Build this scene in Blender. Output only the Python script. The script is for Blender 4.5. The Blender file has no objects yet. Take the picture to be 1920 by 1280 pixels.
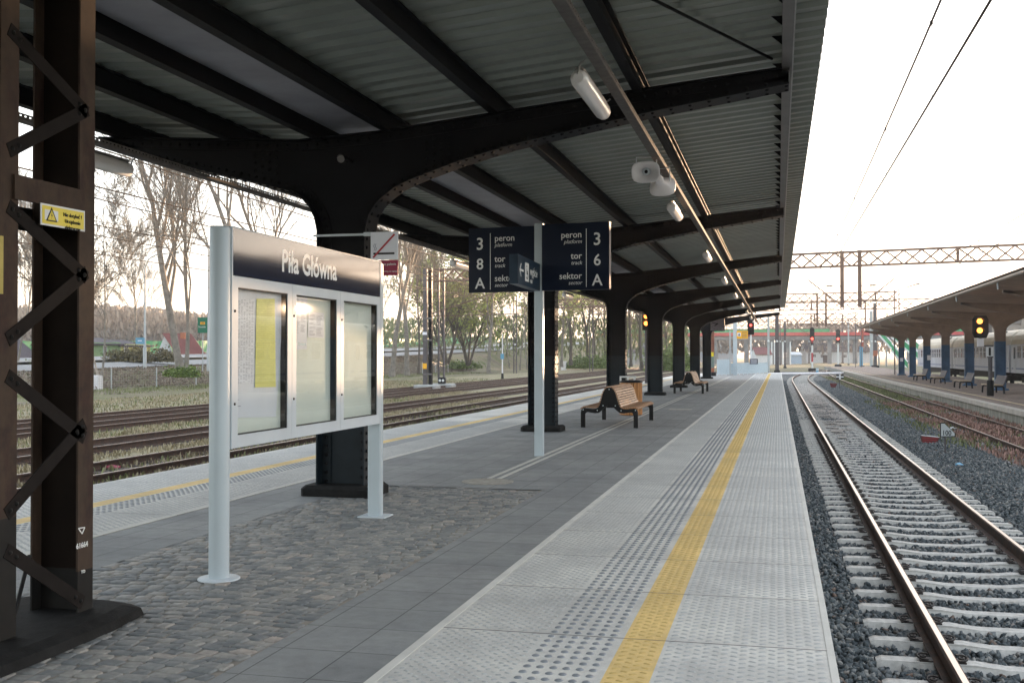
import bpy, math, random
import numpy as np
from mathutils import Vector, Matrix
from math import sin, cos, pi, radians, atan, tan, hypot
S = bpy.context.scene; col = S.collection
# ---------------------------------------------------------------- camera
FPX = 2050.0; HC = 1.5                       # focal length in pixels of a 1920 px wide frame, eye above the platform (z = 0)
PHI = atan(27/FPX); TH = atan(499*cos(PHI)/FPX)
cf = Vector((-sin(TH)*cos(PHI), cos(TH)*cos(PHI), sin(PHI))); cr = Vector((cos(TH), sin(TH), 0)); cu = cr.cross(cf)
cd = bpy.data.cameras.new('camera'); cam = bpy.data.objects.new('camera', cd); col.objects.link(cam)
cd.sensor_width = 36; cd.lens = 36*FPX/1920; cd.clip_end = 6000; cd.clip_start = .05
cam.matrix_world = Matrix(((cr.x, cu.x, -cf.x, 0), (cr.y, cu.y, -cf.y, 0), (cr.z, cu.z, -cf.z, HC), (0, 0, 0, 1)))
S.camera = cam
# ---------------------------------------------------------------- sky and sun
SUN_EL, SUN_AZ = 2.4, 25.0                   # degrees; azimuth from +Y (down the platform) towards +X
W = bpy.data.worlds.new('World'); S.world = W; W.use_nodes = True
nt = W.node_tree; nt.nodes.clear()
def wn(t, **k):
    n = nt.nodes.new(t)
    for a, b in k.items(): setattr(n, a, b)
    return n
sky = wn('ShaderNodeTexSky', sky_type='NISHITA', sun_disc=False, sun_elevation=radians(SUN_EL), sun_rotation=radians(SUN_AZ), air_density=1.0, dust_density=3.5, ozone_density=1.0)
hs = wn('ShaderNodeHueSaturation'); hs.inputs['Saturation'].default_value = .8
tc = wn('ShaderNodeTexCoord'); mp = wn('ShaderNodeMapping'); mp.inputs['Scale'].default_value = (1, 1, 5)
nz = wn('ShaderNodeTexNoise'); nz.inputs['Scale'].default_value = 2.2; nz.inputs['Detail'].default_value = 6
cr_ = wn('ShaderNodeValToRGB'); cr_.color_ramp.elements[0].position = .35; cr_.color_ramp.elements[0].color = (.62, .68, .78, 1)
cr_.color_ramp.elements[1].position = .65; cr_.color_ramp.elements[1].color = (1.13, 1.14, 1.16, 1)
mx = wn('ShaderNodeMix', data_type='RGBA', blend_type='MULTIPLY'); mx.inputs[0].default_value = 1
bg = wn('ShaderNodeBackground'); bg.inputs['Strength'].default_value = .15; wo = wn('ShaderNodeOutputWorld')
L = nt.links.new
L(sky.outputs[0], hs.inputs['Color']); L(tc.outputs['Generated'], mp.inputs[0]); L(mp.outputs[0], nz.inputs['Vector']); L(nz.outputs[0], cr_.inputs[0])
gm = wn('ShaderNodeGamma'); gm.inputs[1].default_value = .35; L(hs.outputs[0], gm.inputs[0]); L(gm.outputs[0], mx.inputs[6]); L(cr_.outputs[0], mx.inputs[7]); L(mx.outputs[2], bg.inputs[0]); L(bg.outputs[0], wo.inputs[0])
sd = bpy.data.lights.new('sun', 'SUN'); sd.energy = 2.0; sd.angle = radians(.6); sd.color = (1, .66, .40)
sun = bpy.data.objects.new('sun', sd); col.objects.link(sun)
sv = Vector((sin(radians(SUN_AZ))*cos(radians(SUN_EL)), cos(radians(SUN_AZ))*cos(radians(SUN_EL)), sin(radians(SUN_EL))))
sun.rotation_euler = (-sv).to_track_quat('-Z', 'Y').to_euler(); sun.location = (90, 200, 30)
S.view_settings.view_transform = 'Standard'; S.view_settings.look = 'None'; S.view_settings.gamma = 1
S.view_settings.exposure = 3.85
# ---------------------------------------------------------------- placing helpers
def ray(x, y): return cf + cr*((x-960)/FPX) - cu*((y-640)/FPX)
def pd(x, y, D):                              # world point seen at pixel (x, y), D metres ahead of the camera
    return Vector((0, 0, HC)) + ray(x, y)*D
def pg(x, y, z=0.0):                          # point of the level z seen at a pixel
    d = ray(x, y); return Vector((0, 0, HC)) + d*((z-HC)/d.z)
def dep(p): return (Vector(p)-Vector((0, 0, HC))).dot(cf)
# ---------------------------------------------------------------- object helpers
def tag(o, label=None, cat=None, group=None, kind=None):
    if label: o['label'] = label
    if cat: o['category'] = cat
    if group: o['group'] = group
    if kind: o['kind'] = kind
    return o
def empty(name, loc, label=None, cat=None, group=None, rz=0):
    o = bpy.data.objects.new(name, None); col.objects.link(o); o.location = loc; o.rotation_euler.z = rz; o.empty_display_size = .1
    return tag(o, label, cat, group)
def wloc(o):
    p = Vector((0, 0, 0))
    while o: p += o.location; o = o.parent
    return p
class MB:
    def __init__(s): s.v = []; s.f = []; s.m = []; s.mi = 0; s.sm = []
    def add(s, vs, fs, smooth=False):
        n = len(s.v); s.v += [tuple(v) for v in vs]; s.f += [tuple(i+n for i in f) for f in fs]; s.m += [s.mi]*len(fs); s.sm += [smooth]*len(fs); return s
    def box(s, x0, x1, y0, y1, z0, z1):
        return s.add([(x0,y0,z0),(x1,y0,z0),(x1,y1,z0),(x0,y1,z0),(x0,y0,z1),(x1,y0,z1),(x1,y1,z1),(x0,y1,z1)],
                     [(0,3,2,1),(4,5,6,7),(0,1,5,4),(1,2,6,5),(2,3,7,6),(3,0,4,7)])
    def bev(s, x0, x1, y0, y1, z0, z1, b):     # box with chamfered vertical and top edges
        def ring(i, z): return [(x0+i+b,y0+i,z),(x1-i-b,y0+i,z),(x1-i,y0+i+b,z),(x1-i,y1-i-b,z),(x1-i-b,y1-i,z),(x0+i+b,y1-i,z),(x0+i,y1-i-b,z),(x0+i,y0+i+b,z)]
        vs = ring(0, z0)+ring(0, z1-b)+ring(b, z1); fs = [tuple(range(7,-1,-1)), tuple(range(16,24))]
        for r in range(2):
            for k in range(8): fs.append((r*8+k, r*8+(k+1)%8, r*8+8+(k+1)%8, r*8+8+k))
        return s.add(vs, fs)
    def obox(s, c, ax, ay, az, hx, hy, hz):
        c = Vector(c); ax = Vector(ax).normalized()*hx; ay = Vector(ay).normalized()*hy; az = Vector(az).normalized()*hz
        vs = [c+i*ax+j*ay+k*az for k in (-1,1) for (i,j) in ((-1,-1),(1,-1),(1,1),(-1,1))]
        return s.add(vs, [(0,3,2,1),(4,5,6,7),(0,1,5,4),(1,2,6,5),(2,3,7,6),(3,0,4,7)])
    def bar(s, p, q, w, h, up=(0,0,1)):
        p = Vector(p); q = Vector(q); d = q-p; l = d.length; d = d/l; u = Vector(up)
        if abs(d.dot(u)) > .98: u = Vector((1,0,0))
        a = d.cross(u).normalized(); b = a.cross(d)
        return s.obox((p+q)/2, a, d, b, w/2, l/2, h/2)
    def tube(s, pts, r, n=8, cap=True, smooth=True):
        pts = [Vector(p) for p in pts]; rs = r if isinstance(r, (list, tuple)) else [r]*len(pts)
        base = len(s.v); vs = []; fs = []; pa = None
        for i, p in enumerate(pts):
            d = (pts[min(i+1, len(pts)-1)]-pts[max(i-1, 0)])
            if d.length < 1e-9: d = Vector((0,0,1))
            d.normalize()
            if pa is None:
                u = Vector((0,0,1)) if abs(d.z) < .9 else Vector((1,0,0)); a = d.cross(u).normalized()
            else:
                a = pa-d*pa.dot(d); a = a.normalized() if a.length > 1e-6 else d.orthogonal().normalized()
            pa = a; b = d.cross(a)
            for k in range(n):
                t = 2*pi*k/n; vs.append(p+(a*cos(t)+b*sin(t))*rs[i])
        for i in range(len(pts)-1):
            for k in range(n): fs.append((i*n+k, i*n+(k+1)%n, (i+1)*n+(k+1)%n, (i+1)*n+k))
        s.add(vs, fs, smooth)
        if cap: s.add(vs[:n], [tuple(range(n-1,-1,-1))]); s.add(vs[-n:], [tuple(range(n))])
        return s
    def cyl(s, x, y, z0, z1, r, n=12, r1=None): return s.tube([(x,y,z0),(x,y,z1)], [r, r if r1 is None else r1], n)
    def prism(s, poly, fn, a, b):               # poly = [(u,v)], fn(u,v,w) -> point; extruded from w=a to w=b
        n = len(poly); vs = [fn(u, v, a) for u, v in poly]+[fn(u, v, b) for u, v in poly]
        return s.add(vs, [tuple(range(n-1,-1,-1)), tuple(range(n, 2*n))]+[(k,(k+1)%n,n+(k+1)%n,n+k) for k in range(n)])
    def ribbon(s, path, fn, a, b, t):           # strip of thickness t following a path, width a..b
        n = len(path); nor = []
        for i in range(n):
            p = path[max(i-1,0)]; q = path[min(i+1,n-1)]; dx, dy = q[0]-p[0], q[1]-p[1]; l = hypot(dx, dy) or 1; nor.append((-dy/l, dx/l))
        vs = []
        for i, (u, v) in enumerate(path):
            nx, ny = nor[i]
            vs += [fn(u, v, a), fn(u, v, b), fn(u+nx*t, v+ny*t, b), fn(u+nx*t, v+ny*t, a)]
        fs = [(3,2,1,0), (4*n-4,4*n-3,4*n-2,4*n-1)]
        for i in range(n-1):
            for k in range(4): fs.append((i*4+k, i*4+(k+1)%4, i*4+4+(k+1)%4, i*4+4+k))
        return s.add(vs, fs)
    def lathe(s, c, prof, n=16, ax=(0,0,1), sx=1, sy=1):
        c = Vector(c); az = Vector(ax).normalized(); a = az.orthogonal().normalized() if abs(az.z) < .99 else Vector((1,0,0)); b = az.cross(a)
        vs = [c+az*h+(a*cos(2*pi*k/n)*sx+b*sin(2*pi*k/n)*sy)*r for r, h in prof for k in range(n)]
        fs = [(i*n+k, i*n+(k+1)%n, (i+1)*n+(k+1)%n, (i+1)*n+k) for i in range(len(prof)-1) for k in range(n)]
        s.add(vs, fs, True)
        if prof[0][0] > 1e-4: s.add(vs[:n], [tuple(range(n-1,-1,-1))])
        if prof[-1][0] > 1e-4: s.add(vs[-n:], [tuple(range(n))])
        return s
    def build(s, name, mat, parent=None, local=False):
        o0 = Vector((0,0,0)) if local or parent is None else wloc(parent)
        me = bpy.data.meshes.new(name); me.from_pydata([(v[0]-o0.x, v[1]-o0.y, v[2]-o0.z) for v in s.v], [], s.f)
        for m in (mat if isinstance(mat, (list, tuple)) else [mat]): me.materials.append(m)
        me.polygons.foreach_set('material_index', s.m); me.polygons.foreach_set('use_smooth', s.sm); me.update()
        o = bpy.data.objects.new(name, me); col.objects.link(o)
        if parent: o.parent = parent
        return o
def npmesh(name, V, F, mat, attr=None, parent=None, smooth=False):
    V = np.asarray(V, dtype=np.float32); F = np.asarray(F, dtype=np.int32); k = F.shape[1]
    me = bpy.data.meshes.new(name); me.vertices.add(len(V)); me.vertices.foreach_set('co', V.ravel())
    me.loops.add(F.size); me.loops.foreach_set('vertex_index', F.ravel()); me.polygons.add(len(F))
    me.polygons.foreach_set('loop_start', np.arange(0, F.size, k, dtype=np.int32))
    if smooth: me.polygons.foreach_set('use_smooth', np.ones(len(F), dtype=bool))
    me.update(calc_edges=True)
    if attr is not None:
        a = me.attributes.new('rnd', 'FLOAT', 'POINT'); a.data.foreach_set('value', np.asarray(attr, dtype=np.float32))
    me.materials.append(mat); me.validate()
    o = bpy.data.objects.new(name, me); col.objects.link(o)
    if parent: o.parent = parent
    return o
def copy_tree(o, parent=None):
    c = o.copy(); col.objects.link(c)
    if parent: c.parent = parent
    for ch in list(o.children): copy_tree(ch, c)
    return c
def text(s, size, mat, parent, loc, xax, yax, align='LEFT', name='lettering', bold=0, sx=1, shear=0, depth=.0015, loc_local=False):
    cu_ = bpy.data.curves.new('t', 'FONT'); cu_.body = s; cu_.size = size; cu_.align_x = align; cu_.offset = bold*size; cu_.extrude = depth; cu_.shear = shear; cu_.resolution_u = 3
    to = bpy.data.objects.new('t', cu_); col.objects.link(to); dg = bpy.context.evaluated_depsgraph_get(); dg.update()
    me = bpy.data.meshes.new_from_object(to.evaluated_get(dg)); bpy.data.objects.remove(to); bpy.data.curves.remove(cu_)
    xa = Vector(xax).normalized(); ya = Vector(yax).normalized(); za = xa.cross(ya); p = Vector(loc)
    if parent and not loc_local: p = p-wloc(parent)
    me.transform(Matrix(((xa.x*sx, ya.x, za.x, p.x), (xa.y*sx, ya.y, za.y, p.y), (xa.z*sx, ya.z, za.z, p.z), (0,0,0,1))))
    me.materials.clear(); me.materials.append(mat)
    o = bpy.data.objects.new(name, me); col.objects.link(o); o.parent = parent
    return o
# ---------------------------------------------------------------- materials
def new_mat(name):
    m = bpy.data.materials.new(name); m.use_nodes = True; t = m.node_tree; t.nodes.clear()
    o = t.nodes.new('ShaderNodeOutputMaterial'); b = t.nodes.new('ShaderNodeBsdfPrincipled'); t.links.new(b.outputs[0], o.inputs[0]); return m, t, b
def nd(t, k, **kw):
    n = t.nodes.new(k)
    for a, v in kw.items():
        if a in n.inputs.keys() if hasattr(n.inputs, 'keys') else False: n.inputs[a].default_value = v
        else: setattr(n, a, v)
    return n
def ramp(t, fac, stops):
    r = t.nodes.new('ShaderNodeValToRGB'); e = r.color_ramp.elements
    e[0].position = stops[0][0]; e[0].color = (*stops[0][1], 1); e[1].position = stops[-1][0]; e[1].color = (*stops[-1][1], 1)
    for p, c in stops[1:-1]: x = e.new(p); x.color = (*c, 1)
    t.links.new(fac, r.inputs[0]); return r.outputs[0]
def noise(t, scale, detail=4, rough=.55, sc=None, vec=None):
    tc = t.nodes.new('ShaderNodeTexCoord'); n = t.nodes.new('ShaderNodeTexNoise'); n.inputs['Scale'].default_value = scale; n.inputs['Detail'].default_value = detail; n.inputs['Roughness'].default_value = rough
    src = vec or tc.outputs['Object']
    if sc:
        m = t.nodes.new('ShaderNodeMapping'); m.inputs['Scale'].default_value = sc; t.links.new(src, m.inputs[0]); src = m.outputs[0]
    t.links.new(src, n.inputs['Vector']); return n.outputs[0]
def bump(t, b, h, strength, dist=.01):
    n = t.nodes.new('ShaderNodeBump'); n.inputs['Strength'].default_value = strength; n.inputs['Distance'].default_value = dist; t.links.new(h, n.inputs['Height']); t.links.new(n.outputs[0], b.inputs['Normal']); return n
def mixc(t, fac, a, b, mode='MIX'):
    m = t.nodes.new('ShaderNodeMix'); m.data_type = 'RGBA'; m.blend_type = mode
    for s, v in ((0, fac), (6, a), (7, b)):
        if isinstance(v, (int, float)): m.inputs[s].default_value = v
        elif isinstance(v, tuple): m.inputs[s].default_value = (*v, 1)
        else: t.links.new(v, m.inputs[s])
    return m.outputs[2]
def mat(name, c, rough=.6, metal=0, var=.18, scale=6, bmp=0, bscale=40, coat=0, sc=None, spec=.5):
    m, t, b = new_mat(name); n = noise(t, scale, 5, .6, sc)
    lo = tuple(max(0, x*(1-var)) for x in c); hi = tuple(min(1, x*(1+var)) for x in c)
    t.links.new(ramp(t, n, [(.3, lo), (.7, hi)]), b.inputs['Base Color']); b.inputs['Metallic'].default_value = metal; b.inputs['Roughness'].default_value = rough; b.inputs['Specular IOR Level'].default_value = spec
    if coat: b.inputs['Coat Weight'].default_value = coat; b.inputs['Coat Roughness'].default_value = .06
    if bmp: bump(t, b, noise(t, bscale, 4, .6), bmp, .005)
    return m
def emit(name, c, st):
    m, t, b = new_mat(name); b.inputs['Base Color'].default_value = (*c, 1); b.inputs['Emission Color'].default_value = (*c, 1); b.inputs['Emission Strength'].default_value = st; b.inputs['Roughness'].default_value = .4; return m
def rusty(name, paint, rust, amount=.5, scale=3, rough=.65, sc=None):
    m, t, b = new_mat(name); n = noise(t, scale, 7, .65, sc); n2 = noise(t, scale*6, 4)
    pc = ramp(t, n2, [(.3, tuple(x*.8 for x in paint)), (.7, tuple(x*1.2 for x in paint))]); rc = ramp(t, n2, [(.3, tuple(x*.6 for x in rust)), (.7, tuple(x*1.4 for x in rust))])
    f = ramp(t, n, [(amount-.06, (1,1,1)), (amount+.06, (0,0,0))]); t.links.new(mixc(t, f, pc, rc), b.inputs['Base Color']); b.inputs['Roughness'].default_value = rough; bump(t, b, n2, .25, .004); return m
M = {}
M['steel'] = mat('dark_steel_paint', (.009,.009,.011), .55, 0, .25, 3, .15, 30, spec=.1)
M['steel_low'] = mat('blue_black_paint', (.009,.016,.022), .5, 0, .25, 4, .15, 30, spec=.25)
M['rivet'] = mat('rivet_paint', (.011,.011,.013), .85, 0, .1, spec=.1)
M['sheet'] = mat('galvanised_roof_sheet', (.24,.26,.235), .42, .45, .12, 1.5, sc=(1,1,1))
M['gutter'] = mat('grey_gutter_metal', (.25,.25,.28), .5, .3, .15, 2)
M['fascia'] = mat('grey_fascia_paint', (.13,.12,.12), .5, .1, .15, 2)
M['traymetal'] = mat('dull_tray_metal', (.12,.11,.105), .8, 0, .25, 12, spec=.15)
M['galv'] = mat('galvanised_steel', (.32,.31,.30), .35, .8, .25, 12)
M['alu'] = mat('blue_grey_aluminium', (.49,.56,.60), .42, .1, .05, 2)
M['alu2'] = mat('silver_frame_aluminium', (.56,.61,.65), .5, 0, .05, 3)
M['fencewhite'] = mat('pale_fence_paint', (.60,.68,.72), .6, 0, .05)
M['navy'] = mat('navy_glossy_panel', (.010,.018,.042), .07, 0, .15, 2)
M['navy_matt'] = mat('navy_sign_panel', (.006,.012,.030), .45, 0, .1, 2, spec=.2)
M['white'] = mat('white_lettering', (.86,.86,.84), .5, 0, .03)
M['whitep'] = mat('white_paint', (.70,.72,.72), .5, 0, .08, 4)
M['black'] = mat('black_paint', (.010,.010,.011), .5, spec=.25)
M['rubber'] = mat('dark_iron', (.035,.028,.025), .6, .2, .3, 20)
M['red'] = mat('red_print', (.42,.035,.05), .5, 0, .05)
M['crimson'] = mat('crimson_print', (.30,.022,.065), .5, 0, .05)
M['yellow'] = mat('yellow_sign_paint', (.72,.58,.02), .4, 0, .05)
M['amber'] = mat('amber_sign_paint', (.85,.42,.01), .45, 0, .05)
M['green'] = mat('green_panel', (.02,.30,.12), .5, 0, .15, 2)
M['greensign'] = mat('green_road_sign', (.0,.16,.09), .5, 0, .03)
M['bluesign'] = mat('blue_sign', (.12,.32,.48), .5, 0, .03)
M['redband'] = mat('red_bridge_band', (.48,.05,.05), .6, 0, .15, 1)
M['concrete'] = mat('grey_concrete', (.33,.33,.32), .85, 0, .22, 3, .3, 40)
M['concdark'] = mat('dark_footing_paint', (.016,.016,.016), .85, 0, .4, 12, .8, 60, spec=.15)
M['paper'] = mat('white_paper', (.80,.81,.88), .7, 0, .03)
M['ink'] = mat('grey_ink', (.12,.13,.22), .8, 0, .1)
M['yellowpaper'] = mat('yellow_paper', (.78,.76,.26), .7, 0, .05)
M['back'] = mat('pale_backing', (.78,.82,.76), .7, 0, .04, 2)
M['plastic'] = mat('white_lamp_plastic', (.72,.70,.70), .28, 0, .04, 3, coat=.4)
M['horn'] = mat('white_horn_plastic', (.72,.70,.72), .4, 0, .05, 3)
M['wood'] = mat('bench_wood', (.42,.24,.135), .5, 0, .25, 5, sc=(6,1,6))
M['wood2'] = mat('orange_bin_wood', (.50,.22,.07), .45, 0, .25, 5, sc=(6,6,1))
M['rust_mast'] = rusty('brown_mast_paint', (.046,.026,.015), (.028,.010,.006), .45, 2.6, .8, (2,2,.8))
M['mastlow'] = mat('black_mast_paint', (.013,.012,.011), .7, 0, .3, 6, spec=.25)
M['mastweb'] = mat('dark_brown_mast_web', (.012,.008,.006), .8, 0, .4, 4, .2, 30, spec=.08)
M['mastgrey_l'] = mat('dark_grey_lacing', (.016,.013,.012), .8, 0, .25, 5, .2, 30, spec=.1)
M['gantry'] = mat('brown_gantry_steel', (.14,.09,.07), .7, 0, .25, 2)
M['mastgrey'] = mat('weathered_mast_steel', (.09,.08,.085), .7, 0, .25, 1)
M['pale'] = mat('pale_grey_post', (.42,.45,.46), .6, 0, .1, 1)
M['bluepaint'] = mat('blue_column_paint', (.05,.11,.20), .55, 0, .3, 2)
M['umber'] = mat('brown_canopy_paint', (.25,.175,.135), .55, 0, .2, 2)
M['soffit'] = mat('tan_soffit_boards', (.45,.34,.25), .7, 0, .2, 2)
M['cream'] = mat('cream_train_roof', (.50,.44,.34), .5, 0, .12, .8)
M['car'] = mat('white_train_body', (.50,.53,.60), .4, 0, .1, .6)
M['carblue'] = mat('blue_train_stripe', (.12,.18,.34), .4, 0, .1)
M['winframe'] = mat('train_window_frame', (.35,.33,.33), .4, .3, .1)
M['winglass'] = mat('dark_window_glass', (.03,.03,.04), .08, 0, .2, spec=.8)
M['under'] = mat('train_underframe', (.03,.022,.018), .8, 0, .3)
M['rail'] = rusty('rusty_rail_side', (.045,.028,.022), (.075,.038,.024), .5, 8, .8)
M['railtop'] = mat('polished_rail_head', (.40,.345,.31), .33, .9, .10, 3, sc=(8,.3,1))
M['railrust'] = mat('dull_rail_head', (.50,.42,.36), .35, .9, .2, 6)
M['sleeper'] = rusty('concrete_sleeper', (.52,.50,.465), (.33,.29,.25), .38, 3.0, .85)
M['oldsleeper'] = mat('old_wooden_sleeper', (.07,.05,.04), .9, 0, .3, 6)
M['wire'] = mat('overhead_wire', (.04,.033,.03), .8, 0, .1, spec=.1)
M['clockface'] = mat('clock_dial', (.30,.27,.31), .4, 0, .05)
M['brick'] = mat('orange_brick', (.35,.12,.06), .8)
M['roofred'] = mat('red_roof_tiles', (.14,.035,.035), .7, 0, .2, 3)
M['roofdark'] = mat('dark_roof_tiles', (.055,.045,.055), .8, 0, .2, 2)
M['wallgreen'] = mat('green_house_render', (.20,.30,.16), .8, 0, .1)
M['wallyellow'] = mat('yellow_house_render', (.40,.40,.16), .8, 0, .1)
M['wallcream'] = mat('cream_house_render', (.48,.45,.30), .8, 0, .1)
M['wallwhite'] = mat('white_house_render', (.58,.60,.62), .8, 0, .1)
M['bark'] = mat('grey_brown_bark', (.20,.18,.155), .9, 0, .35, 3, .5, 12)
M['bark2'] = mat('dark_bark', (.09,.075,.062), .9, 0, .35, 3, .5, 12)
M['birch'] = mat('pale_birch_bark', (.32,.27,.22), .85, 0, .5, 4)
M['twig'] = mat('brown_twigs', (.155,.14,.12), .9, 0, .2, 1)
M['redlamp'] = emit('red_signal_light', (1,.06,.04), .55); M['amberlamp'] = emit('amber_signal_light', (1,.27,.045), .40); M['tubelit'] = emit('lit_tube', (1,.66,.25), .14)
def glass(name):
    m = bpy.data.materials.new(name); m.use_nodes = True; t = m.node_tree; t.nodes.clear(); o = t.nodes.new('ShaderNodeOutputMaterial')
    a = t.nodes.new('ShaderNodeBsdfTransparent'); a.inputs[0].default_value = (.97,.985,.98,1); g = t.nodes.new('ShaderNodeBsdfGlossy'); g.inputs['Roughness'].default_value = .015
    f = t.nodes.new('ShaderNodeLayerWeight'); f.inputs[0].default_value = .5; pw = t.nodes.new('ShaderNodeMath'); pw.operation = 'POWER'; pw.inputs[1].default_value = 4; ma = t.nodes.new('ShaderNodeMath'); ma.operation = 'MULTIPLY_ADD'; ma.inputs[1].default_value = .6; ma.inputs[2].default_value = .05; x = t.nodes.new('ShaderNodeMixShader')
    t.links.new(f.outputs['Facing'], pw.inputs[0]); t.links.new(pw.outputs[0], ma.inputs[0]); t.links.new(ma.outputs[0], x.inputs[0]); t.links.new(a.outputs[0], x.inputs[1]); t.links.new(g.outputs[0], x.inputs[2]); t.links.new(x.outputs[0], o.inputs[0]); return m
M['glass'] = glass('cabinet_glass')
def stone_mat(name, stops, rough=.85, bs=60, bst=.5):
    m, t, b = new_mat(name); a = t.nodes.new('ShaderNodeAttribute'); a.attribute_name = 'rnd'
    c = ramp(t, a.outputs['Fac'], stops); n = noise(t, bs, 4); c = mixc(t, .5, c, ramp(t, n, [(.3, (.55,.55,.55)), (.7, (1.3,1.3,1.3))]), 'MULTIPLY')
    t.links.new(c, b.inputs['Base Color']); b.inputs['Roughness'].default_value = rough; bump(t, b, n, bst, .004); return m
M['ballast'] = stone_mat('ballast_stone', [(0, (.03,.04,.046)), (.45, (.080,.095,.102)), (.8, (.145,.155,.155)), (.96, (.28,.27,.25)), (1, (.13,.075,.05))], .8)
M['ballast2'] = stone_mat('brown_ballast_stone', [(0, (.07,.055,.05)), (.5, (.15,.13,.12)), (.9, (.22,.20,.19)), (1, (.35,.33,.32))], .85)
M['cobble'] = stone_mat('cobble_stone', [(0, (.15,.16,.165)), (.4, (.215,.22,.215)), (.7, (.265,.26,.245)), (.95, (.31,.295,.27)), (1, (.38,.33,.29))], .62, 25, .6)
M['sand'] = mat('joint_sand', (.26,.235,.20), .95, 0, .25, 10, .6, 80)
def leafmat(name, lo, hi):
    m, t, b = new_mat(name); a = t.nodes.new('ShaderNodeAttribute'); a.attribute_name = 'rnd'; t.links.new(ramp(t, a.outputs['Fac'], [(0, lo), (1, hi)]), b.inputs['Base Color']); b.inputs['Roughness'].default_value = .7; return m
M['leaf'] = leafmat('spring_leaf', (.15,.20,.04), (.42,.50,.12)); M['leaf2'] = leafmat('dark_scrub_leaf', (.09,.11,.05), (.23,.26,.10)); M['leafred'] = leafmat('dry_red_weed', (.16,.09,.07), (.42,.25,.20)); M['grassleaf'] = leafmat('grass_blade', (.08,.095,.035), (.22,.23,.09)); M['dryleaf'] = leafmat('dry_grass_blade', (.16,.13,.07), (.38,.32,.20))
# paving materials in metres (object coordinates are world coordinates for the setting)
def paver_mat(name, bw, bh, c1, c2, mortar, ox=0, oy=0, msize=.004, bs=.25):
    m, t, b = new_mat(name); tc = t.nodes.new('ShaderNodeTexCoord'); mpn = t.nodes.new('ShaderNodeMapping'); mpn.inputs['Location'].default_value = (ox, oy, 0)
    br = t.nodes.new('ShaderNodeTexBrick'); br.offset = 0; br.squash = 1; br.inputs['Scale'].default_value = 1; br.inputs['Brick Width'].default_value = bw; br.inputs['Row Height'].default_value = bh; br.inputs['Mortar Size'].default_value = msize; br.inputs['Mortar Smooth'].default_value = .2; br.inputs['Bias'].default_value = 0
    br.inputs['Color1'].default_value = (*c1, 1); br.inputs['Color2'].default_value = (*c2, 1); br.inputs['Mortar'].default_value = (*mortar, 1)
    t.links.new(tc.outputs['Object'], mpn.inputs[0]); t.links.new(mpn.outputs[0], br.inputs['Vector'])
    n = noise(t, 1.1, 6, .65); n2 = noise(t, 160, 2, .7); n3 = noise(t, 9, 5, .7)
    c = mixc(t, .55, br.outputs['Color'], ramp(t, n, [(.32, (.58,.58,.60)), (.5, (.95,.95,.95)), (.68, (1.3,1.29,1.24))]), 'MULTIPLY'); c = mixc(t, .4, c, ramp(t, n2, [(.3, (.7,.7,.7)), (.7, (1.25,1.25,1.25))]), 'MULTIPLY'); c = mixc(t, .35, c, ramp(t, n3, [(.35, (.62,.61,.60)), (.55, (1,1,1)), (.68, (1.22,1.22,1.2))]), 'MULTIPLY')
    t.links.new(c, b.inputs['Base Color']); b.inputs['Roughness'].default_value = .72
    mm = t.nodes.new('ShaderNodeMath'); mm.operation = 'MULTIPLY_ADD'; mm.inputs[1].default_value = -1; t.links.new(br.outputs['Fac'], mm.inputs[0]); t.links.new(n2, mm.inputs[2]); bump(t, b, mm.outputs[0], bs, .004); return m
M['pavers'] = paver_mat('dark_platform_pavers', .355, .4765, (.222,.232,.234), (.265,.272,.272), (.08,.085,.088), -.005, .03)
M['slab'] = paver_mat('light_tactile_slabs', 20, 1.16, (.53,.515,.48), (.62,.605,.565), (.11,.105,.10), 10, .0, .008, .12)
M['yslab'] = paver_mat('yellow_slab_band', 20, 1.16, (.70,.49,.18), (.76,.54,.21), (.25,.16,.06), 10, .0, .008, .12)
M['ridge'] = mat('shadow_toned_slab_ridges', (.44,.44,.43), .8, 0, .1, 10); M['yridge'] = mat('shadow_toned_yellow_ridges', (.60,.41,.14), .8, 0, .1, 10)  # ridges coloured darker than the slabs to stand for groove shadows
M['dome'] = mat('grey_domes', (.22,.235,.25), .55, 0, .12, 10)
XP = lambda u, v, w: (u, w, v)               # profile (x, z) extruded along y
# ---------------------------------------------------------------- ground
def smooth(a, b, x):
    t = min(1, max(0, (x-a)/(b-a))); return t*t*(3-2*t)
def zroad(y): d = max(0, y-60); return .55+.010*d+3.4e-5*d*d
def ztrack(x): return -.93
def gz(x, y):
    z = -.93
    if x < -46:
        e = smooth(-47, -54, x); zr = min(zroad(y), 8); z = z+(zr-.55-z)*e
        if x < -54: z = zr-.55+.95*min(1, (-54-x)/13)
        if x < -84: f = smooth(-84, -100, x); z = z+(.3-z)*f*smooth(240, 180, y)
    return z
def ground_mesh():
    xs = sorted(set([-1500,-900,-600,-420,-300,-220,-170,-140,-120]+[-108+i*2 for i in range(32)]+[-44,-40,-30,-20,-12,-.5,8.5,10,30,60,120,250,500,1000,1600])); ys = sorted(set([-300,-60,-10]+[i*8 for i in range(0,46)]+[380,420,480,560,700,900,1300,1900,3000]))
    rng = random.Random(4); vs = []; fs = []
    for y in ys:
        for x in xs:
            z = gz(x, y)
            if x < -47: z += rng.uniform(-.08, .08)
            if -1 < x < 9: z = -1.1
            vs.append((x, y, z))
    n = len(xs)
    for j in range(len(ys)-1):
        for i in range(n-1): fs.append((j*n+i, j*n+i+1, (j+1)*n+i+1, (j+1)*n+i))
    b = MB(); b.add(vs, fs, True); return b
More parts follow.
